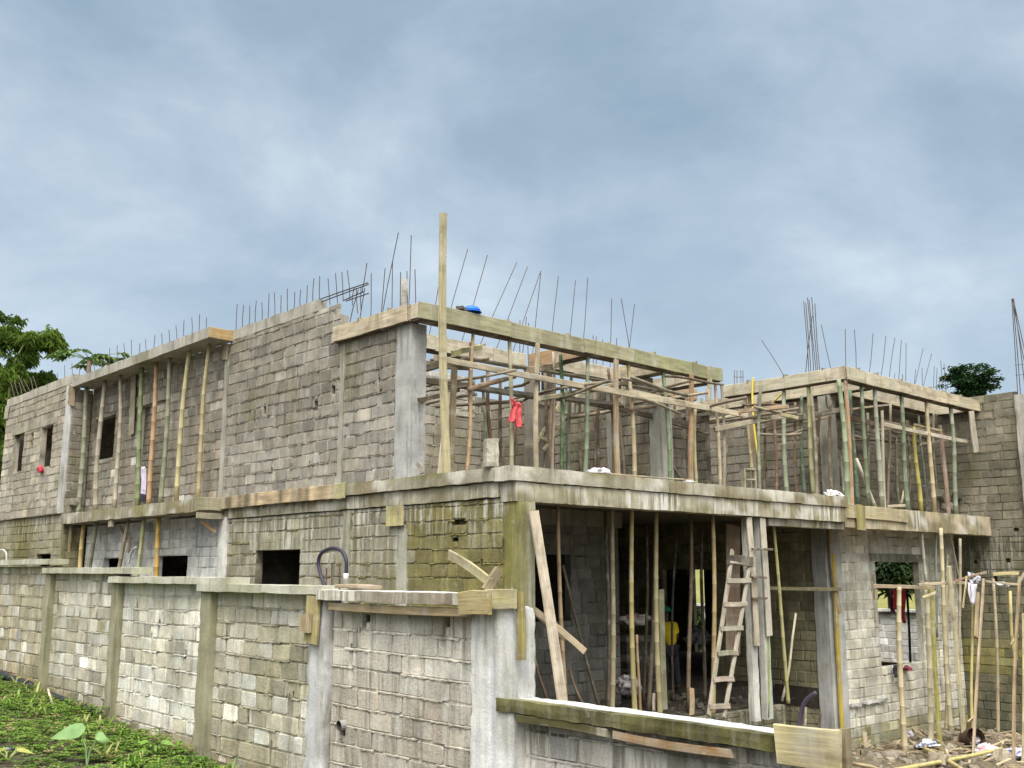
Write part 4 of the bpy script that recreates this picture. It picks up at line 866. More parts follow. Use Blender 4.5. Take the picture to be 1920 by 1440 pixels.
# boxed column behind the red shirt
cf = empty('column_formwork', 'grey boarded column box standing behind the red shirt', 'formwork', (4.15, 3.75, 3.7)); bpy.context.view_layer.update()
for (a, b, w, c, u) in [((4.0, 3.55, 3.7), (4.0, 3.55, 5.5), .20, (.24, .22, .19), (1, 0, 0)), ((4.22, 3.55, 3.7), (4.22, 3.55, 6.3), .20, (.22, .20, .175), (1, 0, 0)), ((3.88, 3.72, 3.7), (3.88, 3.72, 6.3), .26, (.26, .235, .2), (0, 1, 0)), ((4.36, 3.72, 3.7), (4.36, 3.72, 6.3), .30, (.27, .24, .2), (0, 1, 0)), ((4.12, 3.9, 3.7), (4.12, 3.9, 6.3), .42, (.27, .24, .2), (1, 0, 0))]:
    o = board('side_board', a, b, w, .03, c, up=u); o.parent = cf; o.matrix_parent_inverse = cf.matrix_world.inverted()
for z in (4.3, 5.0, 5.6):
    o = board('clamp', (3.84, 3.51, z), (4.42, 3.51, z), .07, .04, (.3, .25, .18)); o.parent = cf; o.matrix_parent_inverse = cf.matrix_world.inverted()
for k, (px, py0, py1) in enumerate([(1222, 725, 800), (1234, 735, 830), (1168, 700, 765), (915, 695, 870)]):
    plank('timber_prop', ['grey upright board behind the two green props, left of a pair', 'brown upright board beside the concrete stiffener, right of a pair', 'grey upright board high behind the two tone prop', 'thin grey post against the back wall left of the red shirt'][k], 'prop', hy(px, py1, [3.2, 3.1, 3.2, 4.4][k]), hy(px, py0, [3.2, 3.1, 3.2, 4.4][k]), [.13, .13, .12, .08][k], .03, [WOODG, (.26, .2, .15), WOODG, (.24, .215, .18)][k], up=(1, 0, 0))

# ================================================================== REBAR (cast into the house)
def bars(rows, hit, pl, zf=None, r=.0075):
    for (xb, yb, xt, yt) in rows:
        a, b = hit(xt, yt, pl), hit(xb, yb, pl); b = extend(a, b, zf) if zf is not None else b+(b-a).normalized()*.12
        rebar(H, b, a, r)
rr = random.Random(3)
bars([(26+k*7, 738-k*2.2, 22+k*6+rr.uniform(-4, 5), 718-k*2-rr.uniform(-4, 6)) for k in range(7)], hx, -.4, None, .010)
bars([(p, 720-(p-107)*.372, p+rr.uniform(-3, 2), 720-(p-107)*.372-rr.uniform(18, 32)) for p in range(107, 398, 14)], hx, -.2, None, .008)
bars([(p, 612-(p-437)*.335, p+rr.uniform(-1, 2), 612-(p-437)*.335-rr.uniform(26, 40)) for p in range(443, 600, 12)], hx, .05, None, .008)
bars([(618, 560, 615, 522), (632, 557, 629, 512), (643, 553, 641, 510), (655, 550, 651, 507), (662, 560, 664, 540), (670, 575, 668, 540), (677, 572, 677, 538), (681, 535, 688, 493), (657, 602, 672, 543), (676, 590, 684, 540)], hx, .06, None, .008)
bars([(595, 563, 690, 530), (600, 567, 691, 533), (652, 560, 682, 547), (656, 562, 691, 550)], hx, .06, None, .011)
bars([(718, 585, 747, 436), (735, 580, 736, 492), (716, 575, 722, 503), (750, 575, 751, 510), (766, 570, 771, 441), (778, 568, 778, 505), (763, 570, 763, 508), (694, 590, 696, 512)], hx, .1, 6.2)
bars([(805, 625, 830, 492), (847, 575, 877, 467), (883, 582, 914, 478), (920, 602, 969, 492), (948, 608, 989, 500), (978, 612, 1014, 508), (1003, 620, 1014, 512), (1036, 624, 1047, 518), (1067, 632, 1079, 526), (1093, 636, 1102, 521), (1145, 645, 1147, 560), (1180, 655, 1165, 560), (1180, 655, 1190, 570)], hy, 3.9, 6.45, .0075)
bars([(975, 614, 975, 600), (985, 614, 987, 594), (991, 616, 991, 606), (1112, 645, 1112, 629), (1118, 645, 1118, 631), (1130, 650, 1130, 637), (1156, 650, 1156, 634)], hy, 4.6, 6.5, .008)
bars([(1377, 720, 1377, 694), (1382, 720, 1382, 695), (1389, 720, 1389, 694), (1393, 720, 1393, 695)], hy, 6.0, 6.3, .009)
rebar(H, hy(1376, 707, 6.0), hy(1394, 707, 6.0), .008)
bars([(1516, 690, 1507, 565), (1520, 690, 1511, 568), (1525, 690, 1514, 558), (1530, 690, 1517, 562), (1533, 690, 1522, 557), (1537, 688, 1528, 569), (1512, 690, 1523, 592)], hx, 10.2, 6.5, .009)
bars([(1463, 694, 1428, 638), (1557, 686, 1540, 609)], hx, 9.75, 6.5)
bars([(1586, 683, 1585, 617), (1605, 690, 1602, 618), (1630, 696, 1637, 625), (1652, 702, 1661, 630), (1668, 706, 1678, 633), (1685, 712, 1690, 638), (1698, 714, 1699, 643)], hy, .42, 6.5)
bars([(1716, 718, 1731, 653), (1733, 722, 1747, 663), (1677, 710, 1678, 700), (1693, 712, 1692, 701), (1715, 720, 1717, 692), (1729, 722, 1729, 690), (1750, 728, 1752, 687), (1762, 730, 1762, 705), (1757, 728, 1757, 690), (1767, 731, 1764, 676), (1773, 732, 1770, 682)], hy, 1.4, 6.5)
top_ = hx(1897, 560, 16.0)
for k, (dx, dy) in enumerate([(0, -.78), (0, -1.1), (.12, -.8), (.12, -1.1), (.06, -.95)]): rebar(H, (15.9+dx+.05, dy, 6.5), top_+Vector((k*.01, -k*.008, 0)), .010)
for k, (x, y, z) in enumerate([(15.93, -1.1, 7.1), (15.93, -1.1, 7.35)]): rebar(H, (x, -.78, z), (x, -1.08, z), .006)
mb = MB(); rbox(mb, .02, .10, 2.62, 2.70, 6.3, 7.12, (.52, .50, .46), .1, .012); mb.build('starter_stub', M_CONC, H)

# ================================================================== SMALL THINGS
def hose(name, label, cat, pts, r, col, mat, sub=6):
    P = [Vector(p) for p in pts]; out = []
    for i in range(len(P)-1):
        a, b, c, d = P[max(i-1, 0)], P[i], P[i+1], P[min(i+2, len(P)-1)]
        for k in range(sub):
            t = k/sub; out.append(.5*((2*b)+(c-a)*t+(2*a-5*b+4*c-d)*t*t+(3*b-a-3*c+d)*t**3))
    out.append(P[-1]); mb = MB(); tube(mb, out, r, col, 10); return tag(mb.build(name, mat, None, True), label, cat)
M_PLAST = attrmat('plastic', .45, .1, 6)
h = hose('conduit_hose', 'black conduit hose arching over the coping with a white tip', 'hose', [hx(a, b, -2.95) for a, b in ((611, 1104), (602, 1080), (597, 1055), (603, 1037), (622, 1028), (640, 1033), (649, 1050), (649, 1077))], .022, (.035, .032, .05), M_PLAST)
mb = MB(); tube(mb, [hx(649, 1075, -2.95), hx(648, 1087, -2.95)], .028, (.75, .75, .75), 10); mb.build('white_tip', M_PLAST, h, True)
hose('conduit_hose', 'purple grey conduit hose sticking up from the end of the low wall', 'hose', [hx(a, b, -2.85) for a, b in ((1498, 1366), (1502, 1338), (1511, 1314), (1530, 1299))], .016, (.055, .042, .065), M_PLAST)
for k, (a, b, c, lb) in enumerate([(1510, 1360, 1326, 'short rough stick beside the purple hose on the low wall'), (1537, 1362, 1338, 'thin steel rod standing at the end of the low wall coping')]):
    mb = MB(); tube(mb, [hx(a, b, -2.85), hx(a+1, c, -2.85)], .010, (.35, .3, .22), 5); tag(mb.build('rod', M_STEEL if k else M_WOOD), lb, 'rod')
for k, (px, py0, py1) in enumerate([(1423/4+360, 0, 0)][:0]): pass
hose('conduit_hose', 'pale bent conduit standing among the lower balcony props', 'hose', [hx(a, b, -.15) for a, b in ((241, 1056), (244, 1042), (249, 1032), (256, 1026))], .03, (.55, .55, .55), M_PLAST)
hose('conduit_hose', 'small pale conduit loop above the wall at the far left', 'hose', [hx(a, b, -2.5) for a, b in ((-4, 1034), (3, 1031), (9, 1033), (12, 1040), (12, 1052))], .018, (.45, .45, .44), M_PLAST)
hose('strap', 'bright yellow strap hanging over the left beam of the right bay', 'strap', [hx(a, b, 9.50) for a, b in ((1413, 708), (1411, 722), (1411, 758), (1414, 800), (1421, 856))], .022, (.68, .56, .10), M_PLAST)
hose('strap', 'short piece of yellow strap slanting under the right bay roof', 'strap', [hx(a, b, 10.2) for a, b in ((1452, 752), (1460, 744), (1468, 736))], .022, (.68, .56, .10), M_PLAST)
hose('cable', 'black cable looped against the dark wall of the right bay', 'cable', [hx(a, b, 10.85) for a, b in ((1549, 742), (1550, 758), (1556, 768), (1566, 771))], .016, (.03, .03, .03), M_PLAST)

# blue bowl on the beam
mb = MB(); c = hy(884, 588, 2.2); c.z = 6.64; n, m_ = 20, 7; vs = []; fs = []
for i in range(m_+1):
    t = i/m_*math.pi/2
    for j in range(n): a = j/n*2*math.pi; vs.append((c.x+.155*math.cos(t)*math.cos(a), c.y+.155*math.cos(t)*math.sin(a), c.z+.10*math.sin(t)+.02))
for i in range(m_):
    for j in range(n): fs.append((i*n+j, i*n+(j+1) % n, (i+1)*n+(j+1) % n, (i+1)*n+j))
for j in range(n): a = j/n*2*math.pi; vs.append((c.x+.175*math.cos(a), c.y+.175*math.sin(a), c.z+.004))
o_ = (m_+1)*n
for j in range(n): fs.append((j, (j+1) % n, o_+(j+1) % n, o_+j))
mb.add(vs, fs, (.02, .15, .62)); tag(mb.build('plastic_bowl', M_PLAST, None, True), 'bright blue plastic bowl lying upside down on the mossy beam', 'bowl')
def blk(name, label, cat, ctr, size, rot, col, hollow=0, group=None):
    mb = MB(); w, d, h = size
    if hollow:                                            # a hollow block standing on end: the two cells go right through
        t = .03
        for (a, b, e, f) in ((-w/2, w/2, -h/2, -h/2+t), (-w/2, w/2, h/2-t, h/2), (-w/2, w/2, -t/2, t/2)): rbox(mb, a, b, -d/2, d/2, e, f, (*col, 0), .1, .006)
        for (a, b) in ((-w/2, -w/2+t), (w/2-t, w/2)):
            rbox(mb, a, b, -d/2+.002, d/2-.002, -h/2+t-.004, -t/2+.004, (*col, 0), .1, .005); rbox(mb, a, b, -d/2+.002, d/2-.002, t/2-.004, h/2-t+.004, (*col, 0), .1, .005)
    else: rbox(mb, -w/2, w/2, -d/2, d/2, -h/2, h/2, lambda x, y, z: (*lerp(col, tuple(v*.75 for v in col), .5+nz(x*9+ctr[0], y*9, z*9)), 0), .07, .014)
    o = mb.build(name, M_BLOCK); o.location = ctr; o.rotation_euler = rot; return tag(o, label, cat, group)
p = hy(921, 856, .45); blk('concrete_block', 'single concrete block standing upright at the terrace corner', 'block', (p.x, p.y, 4.06), (.20, .15, .40), (0, 0, rad(-20)), (.42, .40, .33))
p = hy(1404, 899, .35); blk('hollow_block', 'hollow concrete block on end on the terrace edge with its cells showing', 'block', (p.x, p.y, 4.05), (.24, .15, .40), (0, 0, rad(-30)), (.36, .33, .26), 1)
p = hx(130, 951, -.36); blk('concrete_block', 'lower block of the pair at the left end of the balcony', 'block', (p.x, p.y, 3.93), (.20, .42, .20), (0, 0, 0), (.25, .23, .17))
p = hx(136, 937, -.36); blk('concrete_block', 'upper block of the pair at the left end of the balcony', 'block', (p.x, p.y-.05, 4.12), (.18, .36, .17), (0, 0, rad(8)), (.27, .25, .2))
p = hy(868, 587, 2.2); blk('block_piece', 'dark flat piece of block beside the blue bowl on the beam', 'block', (p.x, p.y, 6.665), (.22, .15, .07), (0, rad(6), .3), (.13, .115, .1))
for k, (px, py, s, rot, c, lb) in enumerate([(1812, 948, (.40, .2, .2), (0, 0, .3), (.30, .28, .22), 'front block of the heap on the right bay floor'), (1818, 930, (.38, .2, .2), (.2, .1, -.2), (.44, .42, .35), 'pale block on top of the heap against the brick pier'), (1795, 930, (.34, .2, .2), (0, .1, .6), (.10, .09, .08), 'dark block of the heap between two props'),
        (1765, 932, (.42, .2, .22), (.1, .5, .2), (.24, .215, .17), 'tilted block of the heap behind the golden prop'), (1748, 920, (.24, .1, .44), (.1, -.25, .1), (.25, .235, .2), 'slab of block leaning up at the left of the heap'), (1735, 930, (.20, .1, .50), (0, -.2, .2), (.14, .135, .12), 'dark slab leaning at the far left of the heap'), (1772, 948, (.40, .2, .2), (0, .1, -.4), (.24, .21, .165), 'low brown block at the foot of the heap')]):
    p = hy(px, py, .85); blk('concrete_block', lb, 'block', p, s, rot, c, 0, 'blocks heaped on the right bay floor')
plank('timber_board', 'yellow piece of board lying on the terrace edge', 'board', hy(1317, 909, .2), hy(1341, 911, .2), .12, .03, (.56, .50, .28), up=(0, 1, 0))

# cloth and bags
def cloth_done(mb, label, cat, name, thick=.006):
    o = mb.build(name, M_CLOTH, None, True)
    md = o.modifiers.new('thickness', 'SOLIDIFY'); md.thickness = thick; md.offset = 0
    return tag(o, label, cat)
def drape(name, label, cat, rows, colf, nu=10, fold=.03, seed=0, parts=None, out=Vector((0, -1, 0))):
    """rows: list of (left point, right point) from top to bottom; folds run down the sheet"""
    mb = MB(); r = random.Random(seed)
    for rows_ in (parts or [rows]):
        vs = []; fs = []; cs = []; dense = []
        for (a, b), (c, d) in zip(rows_, rows_[1:]):
            for k in range(5): t = k/5; dense.append((a.lerp(c, t), b.lerp(d, t)))
        dense.append(rows_[-1]); n = len(dense)
        for i, (a, b) in enumerate(dense):
            for j in range(nu+1):
                u = j/nu; p = a.lerp(b, u)
                w = math.sin(u*9+seed+i*.05)*fold*(.4+.6*i/n)+nz(u*3, i*.25, seed)*fold
                p = p+out*w+Vector((0, 0, nz(u*4, i*.3, seed+5)*.02))
                vs.append(p); cs.append(colf(u, i/n))
        for i in range(n-1):
            for j in range(nu): a = i*(nu+1)+j; fs.append((a, a+1, a+nu+2, a+nu+1))
        mb.add(vs, fs, cs)
    return cloth_done(mb, label, cat, name)
def crumple(name, label, cat, ctr, size, colf, seed=0, rot=0, group=None):
    bm = bmesh.new(); bmesh.ops.create_icosphere(bm, subdivisions=4, radius=1); mb = MB(); vs = []; cs = []
    ca, sa = math.cos(rot), math.sin(rot)
    for v in bm.verts:
        p = v.co; q = 1+.5*nz(p.x*1.3+seed, p.y*1.3, p.z*1.3)+.22*abs(nz(p.x*3.5, p.y*3.5+seed, p.z*3.5))*2-.2+.10*nz(p.x*9, p.y*9, p.z*9+seed)
        x, y, z = p.x*q*size[0], p.y*q*size[1], p.z*q*size[2]
        vs.append((ctr[0]+x*ca-y*sa, ctr[1]+x*sa+y*ca, max(ctr[2]-size[2]*.5, ctr[2]+z))); cs.append(colf(p.x, p.y, p.z))
    mb.add(vs, [tuple(v.index for v in f.verts) for f in bm.faces], cs); bm.free()
    return tag(mb.build(name, M_CLOTH, None, True), label, cat, group)
def printed(base, ink, seed, th=.25): return lambda *a: ink if nz(a[0]*2.3+seed, a[1]*2.3, (a[2] if len(a) > 2 else 0)*2.3) > th else base
pk = (.58, .10, .11)
q = lambda *r, pl=2.05: [(hy(a, b, pl), hy(c, d, pl)) for a, b, c, d in r]
drape('red_shirt', 'faded red shirt hanging from a green prop on the terrace', 'shirt', None, lambda u, v: jc(pk, .06), seed=2, fold=.04,
      parts=[q((957, 747, 962, 750), (959, 757, 974, 760), (957, 772, 972, 771), (953, 790, 966, 791), (952, 789, 966, 792)), q((962, 752, 978, 757), (967, 762, 981, 764), (967, 775, 980, 776), (967, 798, 980, 802), (967, 799, 980, 803)), q((957, 745, 960, 748), (960, 757, 970, 762), (962, 764, 972, 764))])
q2 = lambda *r, pl=-.22: [(hx(a, b, pl), hx(c, d, pl)) for a, b, c, d in r]
drape('hanging_garment', 'pale lilac garment with dark trousers below hanging among the balcony props', 'garment', q2((264, 876, 272, 874), (263, 892, 275, 892), (262, 915, 275, 917), (263, 930, 274, 930), (262, 941, 274, 940)), lambda u, v: (.50, .44, .56) if v < .66 else (.03, .03, .045), seed=4, out=Vector((-1, 0, 0)))
drape('hanging_cloth', 'dark striped white cloth folded beside the lilac garment', 'cloth', q2((270, 876, 275, 880), (272, 895, 276, 900), (272, 920, 276, 922), pl=-.18), lambda u, v: (.5, .5, .5) if u > .5 else (.05, .05, .06), seed=6, out=Vector((-1, 0, 0)))
p = hx(76, 881, -.56); crumple('red_rag', 'small red rag stuffed on the sill of the left window', 'rag', p, (.06, .16, .13), lambda *a: (.50, .05, .08), 3)
p = hy(1125, 884, .15); crumple('white_cloth', 'crumpled white cloth lying on the terrace edge below the mossy beam', 'cloth', (p.x, p.y, 3.90), (.26, .10, .06), printed((.74, .72, .76), (.55, .45, .62), 3), 5, rad(0))
p = hy(1562, 926, .2); crumple('white_sack', 'white sack with dark marks lying at the end of the terrace slab', 'sack', (p.x, p.y, 3.90), (.28, .14, .09), printed((.68, .67, .66), (.06, .06, .06), 8, .3), 9)
p = hy(1293, 905, .1); crumple('paper_scrap', 'thin white paper scrap on the terrace edge beside the orange brown prop', 'paper', (p.x, p.y, 3.87), (.14, .08, .02), lambda *a: (.72, .74, .78), 12)
# interior of the verandah
p = hy(1188, 1164, 2.9); crumple('cement_bags', 'white and red cement bags heaped in the dark doorway', 'bags', p, (.42, .22, .16), printed((.50, .47, .46), (.30, .12, .10), 4, .15), 14)
p = hy(1186, 1215, 3.0); tag((lambda mb: (rbox(mb, p.x-.45, p.x+.45, 2.75, 3.25, .05, 1.2, (.05, .045, .04), .3, .01), mb.build('work_bench', M_WOOD))[1])(MB()), 'dark bench under the cement bags in the doorway', 'bench')
p = hy(1176, 1288, 1.4); crumple('rag_heap', 'heap of grey and white rags on the verandah floor', 'rags', p, (.22, .2, .22), printed((.33, .31, .32), (.08, .07, .08), 7, .0), 17)
p = hx(1310, 1197, 10.6); crumple('white_washing', 'white washing with dark stripes seen far through the inner doorway', 'washing', p, (.2, .35, .26), printed((.72, .72, .76), (.16, .18, .24), 5, .2), 19)
# bay window
drape('red_garment', 'dark red garment hanging inside the bay window opening', 'garment', None, lambda u, v: (.16, .012, .018), seed=8, parts=[q((1674, 1105, 1688, 1105), (1673, 1125, 1687, 1127), (1672, 1143, 1683, 1142), pl=1.45), q((1690, 1104, 1700, 1105), (1690, 1130, 1698, 1130), (1691, 1150, 1697, 1150), (1692, 1168, 1698, 1168), pl=1.45)])
drape('dark_garment', 'small dark garment hanging left of the red one in the bay window', 'garment', q((1666, 1105, 1675, 1105), (1668, 1118, 1675, 1118), (1671, 1150, 1679, 1150), pl=1.5), lambda u, v: (.06, .03, .035), seed=9)
tag(pole('wooden_stick', hy(1707, 1246, 1.75), hy(1700, 1100, 1.75), .03, .028, (.05, .045, .04), nodes=0), 'black pole standing inside the bay window opening', 'pole')
p = hy(1683, 1258, .97); drape('striped_cloth', 'black and white cloth hanging over the sill of the bay window', 'cloth', q((1675, 1246, 1690, 1246), (1676, 1254, 1692, 1256), (1678, 1270, 1686, 1271), pl=.93), lambda u, v: (.60, .58, .58) if abs(u-.55) < .2 and v > .2 else (.03, .03, .04), seed=11)
p = hy(1700, 1254, 1.0); crumple('red_black_cloth', 'red and black cloth bundled on the sill of the bay window', 'cloth', p, (.13, .1, .07), printed((.05, .04, .05), (.45, .04, .07), 2, .1), 22)
p = hy(1826, 1088, -.75); crumple('cloth_bundle', 'grey and white striped cloth bundle hung on the scaffold poles', 'cloth', p, (.17, .10, .15), printed((.52, .52, .58), (.07, .07, .10), 6, .18), 24, rad(-30))
drape('hanging_cloth', 'pale striped cloth end drooping below the scaffold bundle', 'cloth', q((1814, 1092, 1832, 1096), (1814, 1108, 1830, 1110), (1818, 1130, 1828, 1134), pl=-.8), lambda u, v: (.09, .09, .13) if 3.2 < u*10 < 4.4 or 7 < u*10 < 7.8 else (.56, .55, .62), seed=13)
p = hy(1880, 1097, -1.3); crumple('white_cloth', 'white cloth lying over the rail of the small frame on the right', 'cloth', p, (.25, .12, .07), printed((.60, .62, .62), (.28, .30, .30), 8, .25), 26)

# ladders
def ladder(label, L0, L1, R0, R1, rungs, w, col, n=0):
    e = empty('ladder', label, 'ladder', (L0+R0)/2); bpy.context.view_layer.update(); ks = []
    for a, b in ((L0, L1), (R0, R1)): ks.append(board('rail', a, b, w, w*.6, jc(col), up=(R0-L0)))
    for t in rungs: a, b = L0.lerp(L1, t), R0.lerp(R1, t+.015); d = (b-a)*.12; up_ = (L1-L0); ks.append(board('rung', a-d+Vector((0, -.035, 0)), b+d+Vector((0, -.035, 0)), w*1.15, .025, jc(lerp(col, WOODD, .25), .2), up=up_))
    for o in ks: o.parent = e; o.matrix_parent_inverse = e.matrix_world.inverted()
ladder('rough grey wooden ladder leaning at the verandah columns', hy(1329, 1342, -.45), hy(1373, 1032, .0), hy(1357, 1346, -.45), hy(1409, 1036, .0), (.05, .20, .35, .50, .65, .80, .93), .07, (.36, .32, .25))
ladder('small bare wood ladder slanting behind the props of the terrace', hy(1003, 834, 2.9), hy(1062, 735, 3.3), hy(1018, 845, 2.9), hy(1085, 738, 3.3), (.12, .36, .62, .88), .06, (.52, .45, .30))
plank('timber_board', 'dark burnt board hung across the top of the verandah ladder', 'board', hy(1366, 1050, -.06), hy(1410, 1054, -.06), .17, .04, (.07, .06, .05))

# ================================================================== RUBBLE
def heap_z(x, y):
    return ground_z(x, y) + .34*math.exp(-((x-13.0)/2.0)**2-((y+.2)/1.0)**2) + .36*math.exp(-((x-14.8)/1.6)**2-((y+2.2)/1.3)**2) + .16*math.exp(-((x-10.2)/2)**2-((y+1.8)/1.6)**2) + .05*nz(x*2.2, y*2.2, 4)
mb = MB(); xs = [1.0+i*.16 for i in range(100)]; ys = [-7.5+i*.16 for i in range(53)]; vs = []; cs = []; fs = []
for y in ys:
    for x in xs: vs.append((x, y, heap_z(x, y)+.012)); cs.append((*lerp((.08, .06, .04), (.17, .135, .085), .5+nz(x*3, y*3, 2)), 0))
for j in range(len(ys)-1):
    for i in range(len(xs)-1): a = j*len(xs)+i; fs.append((a, a+1, a+len(xs)+1, a+len(xs)))
mb.add(vs, fs, cs)
bmr = bmesh.new(); bmesh.ops.create_icosphere(bmr, subdivisions=2, radius=1); rv = [v.co.copy() for v in bmr.verts]; rf = [tuple(v.index for v in f.verts) for f in bmr.faces]; bmr.free()
def rock(mb, ctr, s, col, seed, flat=.6):
    e = Matrix.Rotation(seed*1.7, 3, 'Z') @ Matrix.Rotation(seed*.9, 3, 'X'); vs = []
    for p in rv:
        q = 1+.35*nz(p.x*1.2+seed, p.y*1.2, p.z*1.2); k = Vector((max(-.72, min(.72, p.x)), max(-.66, min(.66, p.y)), max(-.6, min(.6, p.z)*flat*1.4)))*q*s*1.35
        vs.append(tuple(Vector(ctr)+e @ k))
    mb.add(vs, rf, (*col, 0))
r2 = random.Random(5)
for k in range(1500):
    x, y = r2.uniform(4, 16), r2.uniform(-6.5, .3)
    if x > 10.2: y += .6
    s = r2.choice((.02, .03, .03, .04, .05, .07, .09)) if r2.random() < .96 else .13
    rock(mb, (x, y, heap_z(x, y)+s*.25), s, jc(lerp((.27, .24, .19), (.13, .105, .075), r2.random()), .2), r2.uniform(0, 60), r2.uniform(.3, .8))
for k in range(520):                                      # splinters and offcuts
    x, y = r2.uniform(9.6, 15.8), r2.uniform(-4.2, .8); a = r2.uniform(0, 6.28); L = r2.uniform(.1, .5); z = heap_z(x, y)+.05
    d = Vector((math.cos(a)*L, math.sin(a)*L, r2.uniform(-.05, .12))); n_ = Vector((-math.sin(a), math.cos(a), 0))*r2.uniform(.01, .03); t = Vector((0, 0, .015)); p = Vector((x, y, z))
    mb.add([p-n_, p+n_, p+n_+d, p-n_+d, p-n_+t, p+n_+t, p+n_+d+t, p-n_+d+t], BOXF, jc(r2.choice(((.50, .42, .28), (.40, .33, .22), (.30, .23, .15))), .15))
tag(mb.build('rubble', M_BLOCK), 'heap of broken block rubble and wood scraps in front of the bay window', 'rubble', kind='stuff')
def ong(px, py, up=.05):                                   # where the sight line meets the rubble
    p = hy(px, py, -1); 
    for _ in range(12): p = hz(px, py, heap_z(p.x, p.y)+up)
    return p
for k, (px, py, s, c, lb) in enumerate([(1760, 1432, .16, (.26, .22, .165), 'large brown lump of rubble under the crossed bamboo poles'), (1882, 1425, .18, (.33, .29, .22), 'large flat grey rubble stone near the right edge'), (1782, 1403, .10, (.28, .245, .2), 'grey broken block corner behind the crossed bamboo poles')]):
    mb = MB(); p = ong(px, py, .08); rock(mb, p, s, c, 3.3*k+1, .7); tag(mb.build('rubble_stone', M_BLOCK), lb, 'stone')
for (a, b, w, c, lb) in [((1640, 1452), (1880, 1404), .075, (.46, .40, .16), 'long greenish bamboo pole lying across the rubble'), ((1733, 1404), (1808, 1446), .08, (.48, .40, .18), 'shorter bamboo pole crossing over the long one on the rubble'), ((1708, 1357), (1760, 1390), .05, (.38, .31, .20), 'thin brown stick slanting on the rubble below the bay wall'), ((1600, 1432), (1660, 1447), .06, (.36, .29, .18), 'weathered stick lying at the foot of the bay wall')]:
    tag(pole('fallen_pole', ong(*a, .14), ong(*b, .16), w/2, w/2.3, c), lb, 'pole', 'poles lying on the rubble')
for (px, py, sz, base, ink, sd, lb) in [(1740, 1398, (.36, .2, .10), (.66, .70, .74), (.10, .11, .18), 31, 'crumpled white and blue sack on the rubble below the bay window'), (1850, 1406, (.46, .2, .12), (.74, .73, .74), (.52, .25, .28), 35, 'long white plastic sack behind the bamboo pole on the rubble'), (1908, 1412, (.42, .22, .12), (.68, .68, .78), (.16, .18, .32), 38, 'white and blue sack at the right edge of the rubble'), (1706, 1380, (.12, .1, .12), (.40, .36, .40), (.08, .06, .08), 41, 'small dark and white rag against the bay wall on the rubble'), (1832, 1390, (.16, .14, .12), (.50, .48, .48), (.08, .07, .07), 44, 'torn grey bag beside the rusty drum')]:
    crumple('plastic_sack', lb, 'sack', ong(px, py, .1), sz, printed(base, ink, sd, .2), sd)
p = ong(1822, 1385, .15); mb = MB()
ax = Vector((-.55, -.75, .25)).normalized(); tube(mb, [p-ax*-.18, p+ax*.18], .21, (.24, .09, .05), 18, False); tube(mb, [p+ax*-.17, p+ax*.175], .195, (.08, .05, .04), 18, False); tube(mb, [p-ax*.17, p-ax*.16], .20, (.20, .10, .06), 18)
tag(mb.build('rusty_drum', M_BARK, None, True), 'rusty brown drum lying open on the rubble by the east wall', 'drum')
plank('timber_board', 'square yellow offcut of board standing behind the rusty drum', 'board', ong(1819, 1372, .1), hy(1822, 1346, -.6), .26, .03, (.52, .42, .24), up=(1, 0, 0))
plank('timber_board', 'short stake leaning on the bay wall foundation beside the low wall', 'board', hy(1630, 1432, .5), hy(1621, 1372, .7), .12, .03, (.36, .28, .17), up=(1, 0, 0))
# debris on the verandah floor
mb = MB()
for k in range(260):
    x, y = r2.uniform(1.5, 7.1), r2.uniform(.8, 6.5); s = r2.choice((.02, .03, .04, .06, .09))
    rock(mb, (x, y, .06+s*.3), s, jc(lerp((.10, .088, .07), (.05, .042, .035), r2.random()), .2), r2.uniform(0, 60))
tag(mb.build('floor_debris', M_BLOCK), 'scattered broken blocks and dirt over the dark verandah floor', 'debris', kind='stuff')

# ================================================================== VEGETATION
def leaf(mb, p, d, up, L, w, col, droop=.3):
    d = Vector(d).normalized(); s = d.cross(Vector(up)).normalized()*w/2; n = s.cross(d).normalized(); p = Vector(p)
    m = p+d*L*.5+n*(.06*L); t = p+d*L-Vector((0, 0, droop*L))
    mb.add([p, m+s, t, m-s], [(0, 1, 2), (0, 2, 3)], col)
r3 = random.Random(9)
mb = MB(); cnt = 0
while cnt < 17000:
    x, y = r3.uniform(-8.5, -3.1), r3.uniform(-.5, 14)
    dn = nz(x*.8, y*.8, 2)+.8*nz(x*2.3, y*2.3, 7)
    if dn < r3.uniform(-.30, .10)-(.10 if x < -4.5 else .30): continue
    cnt += 1; z = ground_z(x, y)+r3.uniform(.0, .20)*max(.3, min(1, .5+dn))
    a = r3.uniform(0, 6.28); tilt = r3.uniform(.05, .8); L = r3.uniform(.035, .085)
    c = jc(lerp((.06, .13, .022), (.22, .34, .055), r3.random()*.6+.4*max(0, min(1, .5+nz(x*1.5, y*1.5, 4)))), .15) if r3.random() < .93 else jc((.30, .24, .12), .2)
    for k in range(r3.choice((3, 3, 4))):
        b = a+k*2.1; leaf(mb, (x, y, z), (math.cos(b), math.sin(b), tilt), (0, 0, 1), L, L*.7, c, .25)
tag(mb.build('weeds', M_LEAF), 'low green weeds covering the dark soil along the boundary wall', 'weeds', kind='stuff')
mb = MB()
